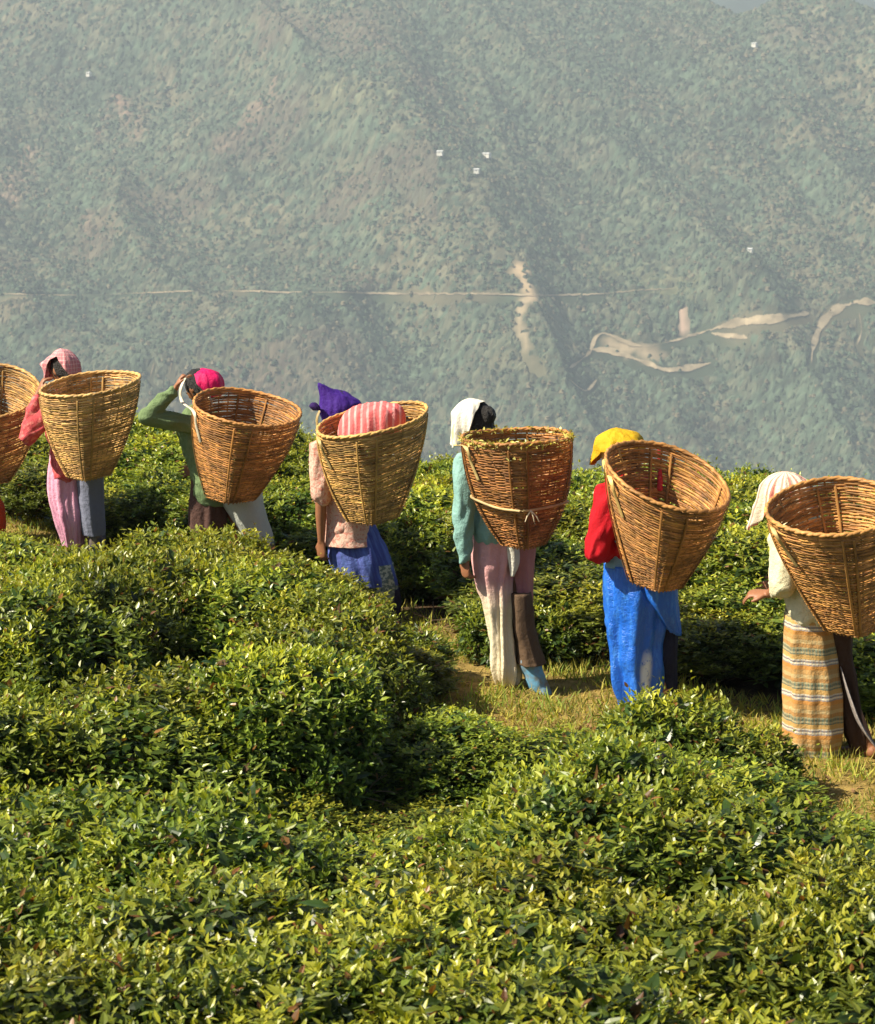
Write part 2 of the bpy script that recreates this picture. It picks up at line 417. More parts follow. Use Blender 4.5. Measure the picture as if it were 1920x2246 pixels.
for di in (-1, 0, 1):
    for dj in (-1, 0, 1):
        i_, j_ = gi+di, gj+dj; jx = (_hash(i_, j_, j_*0, 5)*.45+.5); jy = (_hash(i_, j_, j_*0+3, 6)*.45+.5); rr = 1+.35*_hash(i_, j_, j_*0, 7)
        d = np.hypot(CP[:, 0]-(i_+jx)*cell, CY2-(j_+jy)*cell)/(cell*.66*rr); s = d < best; best = np.where(s, d, best); bid = np.where(s, (i_*7919+j_*104729), bid)
h1 = _hash(bid, bid*0, bid*0, 11); h2 = _hash(bid, bid*0, bid*0, 12); h3 = _hash(bid, bid*0, bid*0, 13)
dome = np.sqrt(np.clip(1.05-best**2, 0, 1)); C3 = np.stack([CP[:, 0], CP[:, 1], CZ], -1); op = bare_at(C3, 0)
thin = smooth01((vnoise(C3, 1/95, 66)+.35*vnoise(C3, 1/30, 67)-.05)/.5)
hgt = (2.4+1.1*h1-1.1*thin)*dome*1.2-.3+.4*vnoise(C3, 1/2.6, 99); hgt = hgt*(1-op)-2.2*op
base_c = np.array([.056, .080, .052])[None]*(1+.50*h2+.28*vnoise(C3, 1/70, 69)+.55*vnoise(C3, 1/3.0, 97))[:, None]
warm = np.clip(.18+.22*h3+.38*thin+.3*vnoise(C3, 1/40, 90), 0, .8)[:, None]*(h3 > -.2)[:, None]
base_c = base_c*(1-warm)+np.array([.155, .135, .085])*(1+.3*h2)[:, None]*warm
red = smooth01((vnoise(C3*np.array([1, 1.5, 0]), 1/80, 101)-.25)/.3)[:, None]*.4*(C3[:, :1] < 0); base_c = base_c*(1-red)+np.array([.13, .085, .065])*red
for q, w, c in scar3:                    # scrub and terraces: same ground, paler growth
    if c[0] < .28:
        kk = (.62*smooth01((w*1.3-dist_to(q, C3, w*3)-w*.9*np.abs(vnoise(C3, 1/14, 71))-w*.5*vnoise(C3, 1/5, 72))/(w*1.1))*(h2 > -.55))[:, None]; base_c = base_c*(1-kk)+np.array(c)*(.9+.4*h1)[:, None]*kk
C3[:, 2] += hgt
FV = [C3]; FC = [np.maximum(base_c, .006)]; FF = [grid_faces(len(cy_), 480, False)]
# emergent crowns standing out of the canopy
nT = 46000; ty = RNG.uniform(1640, 2860, nT); tx = RNG.uniform(-1, 1, nT)*(ty*.20+22); tz = mtn_z(tx, ty); TP = np.stack([tx, ty, tz], -1)
TP = TP[(bare_at(TP, 0) < .3) | (RNG.random(nT) > .93)]; nT = len(TP)
k5 = np.arange(5)*2*math.pi/5
ICO = np.vstack([[(0, 0, 1.0)], np.stack([.62*np.cos(k5), .62*np.sin(k5), 0*k5+.62], -1), np.stack([.98*np.cos(k5+.63), .98*np.sin(k5+.63), 0*k5-.25], -1)])
ICF = np.array([(0, 1+i, 1+(i+1) % 5, 1+(i+1) % 5) for i in range(5)]+[(1+i, 6+i, 6+(i+1) % 5, 1+(i+1) % 5) for i in range(5)])
tr = RNG.gamma(7, .235, nT).clip(.8, 3.2); ta = RNG.uniform(0, 6.28, nT); jit = RNG.uniform(.65, 1.3, (nT, 11, 1)); ca, sa = np.cos(ta)[:, None, None], np.sin(ta)[:, None, None]
RI = np.stack([-ICO[:, 1], ICO[:, 0], 0*ICO[:, 2]], -1)
TV = TP[:, None, :]+((ICO*[1, 1, 0])[None]*ca+RI[None]*sa+(ICO*[0, 0, 1.0])[None])*jit*tr[:, None, None]; TV[:, :, 2] += (tr*.4+1.0)[:, None]
tcol = np.array([.060, .088, .054])[None]*(1+.45*RNG.normal(0, .6, (nT, 1)).clip(-1, 1.4)); tn = RNG.random(nT) < .16+.3*smooth01(vnoise(TP, 1/45, 90)+.2); tcol[tn] = np.array([.155, .135, .085])*RNG.uniform(.7, 1.2, (tn.sum(), 1))
FV.append(TV.reshape(-1, 3)); FC.append(np.repeat(np.maximum(tcol, .006), 11, 0)); FF.append((ICF[None]+11*np.arange(nT)[:, None, None]).reshape(-1, 4)+len(C3))
FF = np.vstack(FF)
fm = bpy.data.meshes.new("forest"); VV = np.vstack(FV).astype(np.float32); tri = FF[:, 2] == FF[:, 3]
T3 = np.vstack([FF[~tri][:, [0, 1, 2]], FF[~tri][:, [0, 2, 3]], FF[tri][:, :3]])
tag(link("forest", mesh_np("forest", VV, T3, [M_TREES], np.vstack(FC), smooth=False)),
    'hazy forest covering the far mountainside in a mass of small crowns', 'forest', kind='stuff')

# far range behind the right end of the main ridge
fx = np.arange(-900, 1301, 22.); fy = np.arange(3300, 4301, 25.)
FX, FY = np.meshgrid(fx, fy); P = np.stack([FX, FY, FX*0], -1).reshape(-1, 3)
FZ = (-250+.72*(P[:, 1]-3300)+110*(1-np.abs(vnoise(P, 1/420, 91)))+45*vnoise(P, 1/130, 92)+10*vnoise(P, 1/40, 93))
FZ = np.minimum(FZ, 470-.2*np.abs(P[:, 0]-100)*.2+30*vnoise(P, 1/200, 94)); P[:, 2] = FZ
tag(link("far_mountain", mesh_np("far_mountain", P, grid_faces(len(fy), len(fx), False), [M_HILL], np.array([.035, .05, .035])*(1+.4*fbm(P, 1/80, 4, 95))[:, None])), kind='structure')
# valley floor and the flanks that carry the sheets on outside the frame
vv = np.array([(-3200, 1100, -476), (3200, 1100, -476), (3200, 4400, -476), (-3200, 4400, -476.)])
tag(link("valley_floor", mesh_np("valley_floor", vv, np.array([[0, 1, 2, 3]]), [M_HILL], np.tile([.04, .05, .028], (4, 1)))), kind='structure')
for s in (-1, 1):
    gx = np.arange(0, 2400, 30.)[None, :]*s+s*636; gy = np.arange(1620, 3001, 30.)[:, None]
    A, B = np.broadcast_arrays(gx+gy*0, gy+gx*0); A = A.copy(); B = B.copy()
    Cz = mtn_z(A, B); tag(link("mountain_flank", mesh_np("mountain_flank", np.stack([A, B, Cz], -1).reshape(-1, 3), grid_faces(A.shape[0], A.shape[1], False), [M_HILL], np.tile([.04, .056, .03], (A.size, 1)))), kind='structure')

# houses : small, far, each one walls + roof (+ door)
M_HWALL, _n, _b = new_mat("lime_wash"); _b.inputs['Base Color'].default_value = (.62, .60, .55, 1)
M_HROOF, _n, _b = new_mat("tin_roof"); _b.inputs['Base Color'].default_value = (.55, .56, .56, 1); _b.inputs['Roughness'].default_value = .5
M_HDARK, _n, _b = new_mat("house_opening"); _b.inputs['Base Color'].default_value = (.05, .045, .04, 1)
def box(x0, x1, y0, y1, z0, z1):
    V = np.array([(x, y, z) for z in (z0, z1) for x, y in ((x0, y0), (x1, y0), (x1, y1), (x0, y1))], float)
    return V, np.array([(0, 3, 2, 1), (4, 5, 6, 7), (0, 1, 5, 4), (1, 2, 6, 5), (2, 3, 7, 6), (3, 0, 4, 7)])
HOUSES = [(966, 344, 7, 'white house, left of the pair above the middle of the mountainside'), (1068, 348, 11, 'long white house, right of the pair above the middle of the mountainside'),
          (1046, 382, 6, 'small house just below the long white one on the mountainside'), (196, 170, 6, 'small white house high on the left of the mountainside'),
          (1655, 106, 7, 'white house alone near the top right of the mountainside'),
          
           (1645, 557, 5, 'tiny white house alone in the forest above the bend of the dirt road'),
           ]
for i, (px, py, w, lab) in enumerate(HOUSES):
    c = on_mtn(px, py)
    if c is None: continue
    t = empty("house", c+np.array([0, -3, 3])); tag(t, lab, 'house', 'houses on the mountainside')
    V_, F_ = box(-w/2, w/2, -2.2, 2.2, -4, 2.6); link("wall", mesh_np("wall", V_, F_, [M_HWALL], smooth=False), t)
    h = w/2+.5
    RV = np.array([(-h, -2.9, 2.45), (h, -2.9, 2.45), (h, 2.9, 2.45), (-h, 2.9, 2.45), (-h, 0, 4.1), (h, 0, 4.1)])
    rm = bpy.data.meshes.new("roof"); rm.from_pydata(RV.tolist(), [], [(0, 1, 5, 4), (2, 3, 4, 5), (0, 4, 3), (1, 2, 5), (3, 2, 1, 0)]); rm.materials.append(M_HROOF); link("roof", rm, t)
    V_, F_ = box(-.5, .5, -2.24, -2.19, 0, 2.0); link("door", mesh_np("door", V_, F_, [M_HDARK], smooth=False), t); t.scale = (.8, .8, .62)
    t.rotation_euler.z = [-.5, -.8, -.35, -.65, -.9][i % 5]

# haze : one closed box of even, thin air
hv, hf = box(-3300, 3300, -60, 4500, -478, 520)
hm = bpy.data.materials.new("haze"); hm.use_nodes = True; hn = hm.node_tree; hn.nodes.clear()
ho = hn.nodes.new("ShaderNodeOutputMaterial"); pv = hn.nodes.new("ShaderNodeVolumePrincipled")
pv.inputs['Color'].default_value = (.72, .86, 1.0, 1); pv.inputs['Density'].default_value = .00020; pv.inputs['Anisotropy'].default_value = .0
hn.links.new(pv.outputs[0], ho.inputs['Volume'])
hz = link("haze", mesh_np("haze", hv, hf, [hm], smooth=False)); tag(hz, kind='stuff')

# ================================================================== TEA
def leaves(P, D, N, L, Wd, curl, fold, col):
    """P base, D direction, N upper side (n,3), length, width -> 8-triangle blades, dark side rib folded"""
    D = D/np.linalg.norm(D, axis=1)[:, None]; Sd = np.cross(D, N); Sd /= np.linalg.norm(Sd, axis=1)[:, None]+1e-9
    U = np.cross(Sd, D); n = len(P)
    tp = [(0, 0, 0), (.34, -.5, 1), (.36, 0, 0), (.34, .5, 1), (.72, -.34, 1), (.74, 0, 0), (.72, .34, 1), (1, 0, 0)]
    V = np.empty((n, 8, 3))
    for i, (a, b, f) in enumerate(tp):
        V[:, i] = P + D*(a*L)[:, None] + Sd*(b*Wd)[:, None] + U*((f*abs(b)*2*fold*Wd*.5) - curl*L*a*a)[:, None]
    f = np.array([(0, 1, 2), (0, 2, 3), (1, 4, 5), (1, 5, 2), (2, 5, 6), (2, 6, 3), (4, 7, 5), (5, 7, 6)])
    F = (f[None]+8*np.arange(n)[:, None, None]).reshape(-1, 3)
    c = np.repeat(col[:, None, :], 8, 1)*np.array([.85, 1, .9, 1, 1.03, .92, 1.03, 1.05])[None, :, None]
    return V.reshape(-1, 3), F, c.reshape(-1, 3)
def bush_mesh(seed, R=.43, H=.80, nsh=1250, yellow=1.0, lowleaf=True, leafscale=1.0):
    g = np.random.default_rng(seed)
    # directions over the dome, more on top
    n = nsh
    u = g.random(n); ph_ = g.uniform(0, 2*math.pi, n)
    ct = 1-u*1.45; st = np.sqrt(np.clip(1-ct*ct, 0, 1))
    e = 2/3.4
    sx = np.sign(np.cos(ph_))*np.abs(np.cos(ph_)); sy = np.sin(ph_)
    dirs = np.stack([st*sx, st*sy, ct], -1)
    cz, hh = H*.5, H*.5
    def surf(d, k=1.0):
        ax = np.abs(d[:, :2]).max(1)*0+np.hypot(d[:, 0], d[:, 1]); az = np.abs(d[:, 2])
        r = (ax**2.5+az**2.5)**(-1/2.5)
        lump = 1+.17*vnoise(d*1.0+seed, 2.4, seed)+.12*vnoise(d+seed, 5.5, seed+1)
        q = d*(r*lump*k)[:, None]
        return q*np.array([R, R, hh])+np.array([0, 0, cz])
    B = surf(dirs, 1.0-g.random(n)**1.5*.16)
    Nn = dirs*np.array([1/R, 1/R, 1/hh]); Nn /= np.linalg.norm(Nn, axis=1)[:, None]
    ax = Nn*.45+np.array([0, 0, 1.0])*.75+g.normal(0, .28, (n, 3)); ax /= np.linalg.norm(ax, axis=1)[:, None]
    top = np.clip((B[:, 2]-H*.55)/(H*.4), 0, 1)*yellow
    shl = g.uniform(.05, .09, n)+(g.random(n) > .82)*g.uniform(.02, .13, n)
    vig = np.clip(.55+.5*vnoise(B+seed, 5, seed+9)+g.normal(0, .22, n), 0, 1.25)
    Ps, Ds, Ns, Ls, Ws, Cs, Fo, Co = [], [], [], [], [], [], [], []
    t1 = np.cross(ax, g.normal(0, 1, (n, 3))); t1 /= np.linalg.norm(t1, axis=1)[:, None]; t2 = np.cross(ax, t1)
    deep = np.array([.030, .058, .012]); mid_ = np.array([.165, .225, .028]); yng = np.array([.52, .50, .048])
    for i in range(6):
        f = i/5; a = np.radians(82-58*f+g.normal(0, 13, n)); az = i*2.4+g.uniform(0, .8, n)
        out = t1*np.cos(az)[:, None]+t2*np.sin(az)[:, None]
        D = ax*np.cos(a)[:, None]+out*np.sin(a)[:, None]
        Nrm = ax*np.sin(a)[:, None]-out*np.cos(a)[:, None]+g.normal(0, .18, (n, 3))
        L = (.048-.022*f)*g.uniform(.55, 1.5, n)*leafscale
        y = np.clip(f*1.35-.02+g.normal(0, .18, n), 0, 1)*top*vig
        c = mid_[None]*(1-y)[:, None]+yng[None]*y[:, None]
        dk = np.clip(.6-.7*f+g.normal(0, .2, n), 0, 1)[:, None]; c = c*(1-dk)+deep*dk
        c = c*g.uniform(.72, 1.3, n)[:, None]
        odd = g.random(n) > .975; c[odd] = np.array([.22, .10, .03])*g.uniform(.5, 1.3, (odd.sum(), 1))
        Ps.append(B+ax*(shl*(f-.35))[:, None]); Ds.append(D); Ns.append(Nrm); Ls.append(L); Ws.append(L*g.uniform(.34, .46, n)); Cs.append(g.uniform(.0, .28, n)); Fo.append(g.uniform(.1, .6, n)); Co.append(c)
    # old leaves inside
    m = int(nsh*1.9); ph_ = g.uniform(0, 2*math.pi, m); ct = g.uniform(-.8, 1, m); st = np.sqrt(1-ct*ct)
    d = np.stack([st*np.cos(ph_), st*np.sin(ph_), ct], -1); B2 = surf(d, g.uniform(.62, .97, m))
    D = g.normal(0, 1, (m, 3))+d*.8; Nrm = np.array([0, 0, 1.])+g.normal(0, .6, (m, 3)); L = g.uniform(.05, .085, m)*leafscale
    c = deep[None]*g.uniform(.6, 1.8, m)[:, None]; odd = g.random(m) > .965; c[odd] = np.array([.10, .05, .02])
    Ps.append(B2); Ds.append(D); Ns.append(Nrm); Ls.append(L); Ws.append(L*.42); Cs.append(g.uniform(0, .3, m)); Fo.append(g.uniform(0, .4, m)); Co.append(c)
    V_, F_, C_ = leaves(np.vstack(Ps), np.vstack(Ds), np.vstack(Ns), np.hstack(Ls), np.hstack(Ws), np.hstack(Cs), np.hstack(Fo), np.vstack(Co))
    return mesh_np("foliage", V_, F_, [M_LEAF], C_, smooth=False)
def stem_mesh(seed, R=.43, H=.8):
    g = np.random.default_rng(seed+500); mb = MB()
    def br(p, d, r, L, dep):
        k = 4; pts = [p]; rr = [r]
        for i in range(k):
            d = unit(d+g.normal(0, .16, 3)); p = p+d*L/k; pts.append(p); rr.append(r*(1-.5*(i+1)/k))
        V_, F_ = tube(pts, rr, 5, caps=False); mb.add(V_, F_, col=np.array([.16, .115, .075])*g.uniform(.6, 1.3))
        if dep:
            for _ in range(3): br(p, unit(d+g.normal(0, .55, 3)+np.array([0, 0, .2])), rr[-1], L*.72, dep-1)
    for _ in range(4):
        a = g.uniform(0, 6.28); br(np.array([math.cos(a)*.05, math.sin(a)*.05, -.06]), unit([math.cos(a)*.7, math.sin(a)*.7, 1]), .016, .30*H/.8, 2)
    return mb.mesh("stem", [M_TWIG])
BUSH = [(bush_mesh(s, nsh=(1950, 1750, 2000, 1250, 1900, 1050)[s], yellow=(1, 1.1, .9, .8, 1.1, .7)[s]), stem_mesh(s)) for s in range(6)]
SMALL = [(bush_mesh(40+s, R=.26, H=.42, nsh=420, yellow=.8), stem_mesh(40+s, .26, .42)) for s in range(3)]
def place_bush(x, y, h, r, rot, label, group, proto=None, Hp=.8, Rp=.43, i=0):
    t = empty("tea_bush", (x, y, ground_at(x, y)-.02)); tag(t, label, 'tea bush', group)
    fm, sm = proto
    o = link("foliage", fm, t); link("stem", sm, t)
    t.scale = (r/Rp, r/Rp, h/Hp); t.rotation_euler = (random.gauss(0, .04), random.gauss(0, .04), rot)
    return t
YTOP = np.array([(-400, 1150), (-200, 1155), (0, 1160), (90, 1190), (200, 1225), (300, 1175), (400, 1150), (480, 1148), (560, 1180), (650, 1222), (760, 1275), (850, 1345), (920, 1425), (985, 1500), (1060, 1540), (1200, 1560), (1330, 1580), (1440, 1590), (1560, 1600), (1650, 1650), (1790, 1725), (1920, 1805), (2300, 1930)])
# hollows where the photograph shows dark gaps between the plants (x, y, rx, ry)
GAPS = [(-.50, 8.95, .70, .50), (-1.62, 8.6, .25, .40), (-1.10, 11.15, .34, .40), (1.22, 8.95, .25, .36), (-1.75, 10.4, .2, .3), (.15, 9.6, .25, .25), (.9, 7.6, .2, .25), (-.3, 7.2, .25, .2)]
nb = 0
yy = 4.2; row = 0
while yy < 20.5:
    hw_ = yy*.2+1.0; xx = -hw_-.35+(row % 2)*.31
    while xx < hw_+.2:
        x = xx+random.uniform(-.13, .13); y = yy+random.uniform(-.12, .12); xx += .62
        cy = crest_y(x)
        if y > cy+1.9: continue
        ny, fy_ = near_y(x), far_y(x)
        r = random.uniform(.45, .60); h = .72+.10*float(vnoise(np.array([[x, y, 0.]]), .85, 5)[0])+random.uniform(-.09, .08)
        g0 = ground_at(x, y)
        if ny-.22 < y < fy_+.36: continue
        if y <= ny:
            for s in range(3):                              # keep what stands before the path below the line of sight
                px, _ = proj((x+(s-1)*.22, y+.2, .7)); cap = min(9 if s == 0 else cap, CAM_Z-(np.interp(px, YTOP[:, 0], YTOP[:, 1])-246)*(y+(.3 if px > 900 else .05))/FPX-g0-(.05 if px > 900 else 0))
            if h > cap-.03: h = cap-.03
            if h < .15: continue
            if h < .45: r *= .85
            skip = False
            for gx_, gy_, rx, ry in GAPS:
                if ((x-gx_)/(rx+.20))**2+((y-gy_)/(ry+.17))**2 < 1: skip = True
            if skip: h *= .42; r *= .85
            if y < 7.0: lab, grp = 'low leafy tea bush in the unbroken mass nearest the viewer', 'tea bushes massed nearest the viewer'
            elif x < -.3 and y > 11.2: lab, grp = 'tea bush in the mound before the pickers on the left half', 'tea bushes mounded before the left pickers'
            else: lab, grp = 'tea bush in the broad leafy mass between the viewer and the path', 'tea bushes between the viewer and the path'
        else:
            h = h*(.60+.22*float(smooth01((y-fy_-.3)/1.6)))
            if y > cy-.4: lab, grp = 'tea bush on the skyline edge of the tea field', 'tea bushes along the skyline of the field'
            else: lab, grp = 'tea bush in the bank behind the line of pickers', 'tea bushes behind the line of pickers'
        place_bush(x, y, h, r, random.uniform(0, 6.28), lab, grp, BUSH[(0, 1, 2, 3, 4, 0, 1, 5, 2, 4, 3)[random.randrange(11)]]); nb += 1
    yy += .54; row += 1
SPEC = [((1490, 1640), 10.75, .42, .30, 'small tea bush beside the foot of the blue skirt'), ((1420, 1645), 11.1, .30, .22, 'low sprouting tea plant right before the hem of the blue skirt'),
        ((1650, 1700), 10.5, .34, .26, 'small tea bush between the blue skirt and the striped skirt'), ((1090, 1400), 13.2, .36, .22, 'sparse young tea plant left of the long pink skirt'),
        ((905, 1480), 12.6, .30, .22, 'tiny tea plant on the grass at the left end of the path'), ((1215, 1450), 13.3, .34, .24, 'small tea bush behind the pale blue boot')]
for k, ((px, _), y, h, r, lab) in enumerate(SPEC):
    x = (px-960)/FPX*y*1.01
    place_bush(x, y, h, r, k*1.3, lab, None, SMALL[k % 3], .42, .26)
ANCH = [((1262, 1150), 13.6, 'leafy bush of the bank between the corded basket and the red sweater'), ((940, 1150), 15.2, 'bush of the bank between the pink cloth basket and the teal sleeve'), ((1560, 1250), 12.9, 'bush of the bank right behind the blue wrapped skirt'),
        ((1560, 1080), 14.4, 'bush of the bank between the open-mouthed basket and the cream scarf'), ((620, 1080), 15.8, 'bush of the bank between the green sweater basket and the peach blouse'), ((330, 1050), 16.3, 'bush of the bank under the raised green elbow'), ((60, 1050), 16.8, 'bush of the bank under the red sleeve at the left'),
        ((860, 1350), 12.9, 'bush at the right tip of the mound beside the path'), ((720, 1300), 13.0, 'bush of the mound hiding the legs below the purple scarf'), ((500, 1240), 13.6, 'bush of the mound right below the brown trousers'), ((230, 1270), 13.9, 'bush of the mound before the grey-blue trouser leg'), ((1000, 1620), 10.2, 'bush at the near edge of the grass where the path begins'),
        ((1180, 1640), 10.1, 'bush at the near grass edge below the pale blue boot'), ((1420, 1720), 9.9, 'bush right below the low sprouting plants by the blue skirt'), ((1700, 1830), 9.6, 'bush at the near grass edge below the banded skirt'), ((760, 1760), 10.0, 'bush of the mound above the dark hollow in the middle'), ((640, 2000), 8.1, 'bush just below the dark hollow in the middle'),
        ((960, 2200), 5.6, 'bush at the bottom middle edge of the photo'), ((100, 2200), 5.6, 'bush at the bottom left corner of the photo'), ((1850, 2200), 5.6, 'bush at the bottom right corner of the photo'), ((1890, 1100), 14.6, 'bush on the skyline above the rim of the largest basket'), ((1500, 1000), 15.8, 'bush on the skyline right of the open-mouthed basket'), ((990, 960), 16.9, 'bush on the skyline left of the white headscarf')]
bs = [o for o in COL.objects if o.name.startswith('tea_bush')]; used = set()
for (px, _), y, lab in ANCH:
    x = (px-960)/FPX*y; c_ = min((o for o in bs if o.name not in used and o.get('group')), key=lambda o: (o.location.x-x)**2+(o.location.y-y)**2); used.add(c_.name); c_['label'] = 'tea '+lab
print("bushes", nb)

# grass of the path ------------------------------------------------------------------------
def grass(n, seed, xr, yr, test, c0, c1, hmin, hmax):
    g = np.random.default_rng(seed); x = g.uniform(*xr, n); y = g.uniform(*yr, n); k = test(x, y, g); x, y = x[k], y[k]; n = len(x)
    z = hill_z(x, y); P = np.stack([x, y, z-.004], -1); cl = np.clip(.5+.9*vnoise(P, 3.5, 8)+.4*vnoise(P, 11, 9), 0, 1)
    D = np.stack([g.normal(0, .55, n), g.normal(0, .55, n), np.ones(n)], -1); L = g.uniform(hmin, hmax, n)*(.45+.9*cl)
    N_ = g.normal(0, 1, (n, 3)); col = c0[None]*(1-cl)[:, None]+c1[None]*cl[:, None]; col = col*g.uniform(.6, 1.35, n)[:, None]
    gr = g.random(n) > .6; col[gr] = col[gr]*np.array([.55, .85, .6])
    D = D/np.linalg.norm(D, axis=1)[:, None]; Sd = np.cross(D, N_); Sd /= np.linalg.norm(Sd, axis=1)[:, None]; U = np.cross(Sd, D)
    w = g.uniform(.0022, .0045, n); cv = g.uniform(.1, .6, n)
    V_ = np.stack([P-Sd*w[:, None], P+Sd*w[:, None], P+D*(L*.55)[:, None]+Sd*(w*.8)[:, None]+U*(L*cv*.25)[:, None], P+D*(L*.55)[:, None]-Sd*(w*.8)[:, None]+U*(L*cv*.25)[:, None], P+D*(L*.9)[:, None]+U*(L*cv)[:, None]], 1)
    f = np.array([(0, 1, 2), (0, 2, 3), (3, 2, 4)]); F_ = (f[None]+5*np.arange(n)[:, None, None]).reshape(-1, 3)
    return V_.reshape(-1, 3), F_, np.repeat(col, 5, 0)
def t_path(x, y, g):
    m = (near_y(x)+far_y(x))/2; h = (far_y(x)-near_y(x))/2
    bare = vnoise(np.stack([x, y, x*0], -1), 2.1, 14)
    return (np.abs(y-m) < h+.15+.1*g.normal(0, 1, len(x))) & (g.random(len(x)) < .95-.75*smooth01((bare-.1)/.4)*(np.abs(y-m) < h*.6))
V_, F_, C_ = grass(150000, 3, (-4.2, 4.2), (8.2, 17.5), t_path, np.array([.31, .225, .055]), np.array([.38, .35, .06]), .025, .10)
tag(link("grass", mesh_np("grass", V_, F_, [M_GRASS], C_, smooth=False)), 'short yellow-green grass growing over the path', 'grass', kind='stuff')

g = np.random.default_rng(91); n = 2600; x = g.uniform(-4, 4, n); y = g.uniform(8.5, 17, n); k = (y > near_y(x)-.3) & (y < far_y(x)+.4); x, y = x[k], y[k]; n = len(x)
V_, F_, C_ = leaves(np.stack([x, y, hill_z(x, y)+.012], -1), g.normal(0, 1, (n, 3))*np.array([1, 1, .12]), np.array([0, 0, 1.])+g.normal(0, .25, (n, 3)), g.uniform(.03, .06, n), g.uniform(.012, .024, n), g.uniform(-.4, .5, n), g.uniform(0, .5, n), np.array([.20, .12, .055])*g.uniform(.4, 1.7, (n, 1)))
tag(link("leaf_litter", mesh_np("leaf_litter", V_, F_, [M_SOIL], C_, smooth=False)), 'dry brown leaves scattered on the grassy path', 'leaf litter', kind='stuff')
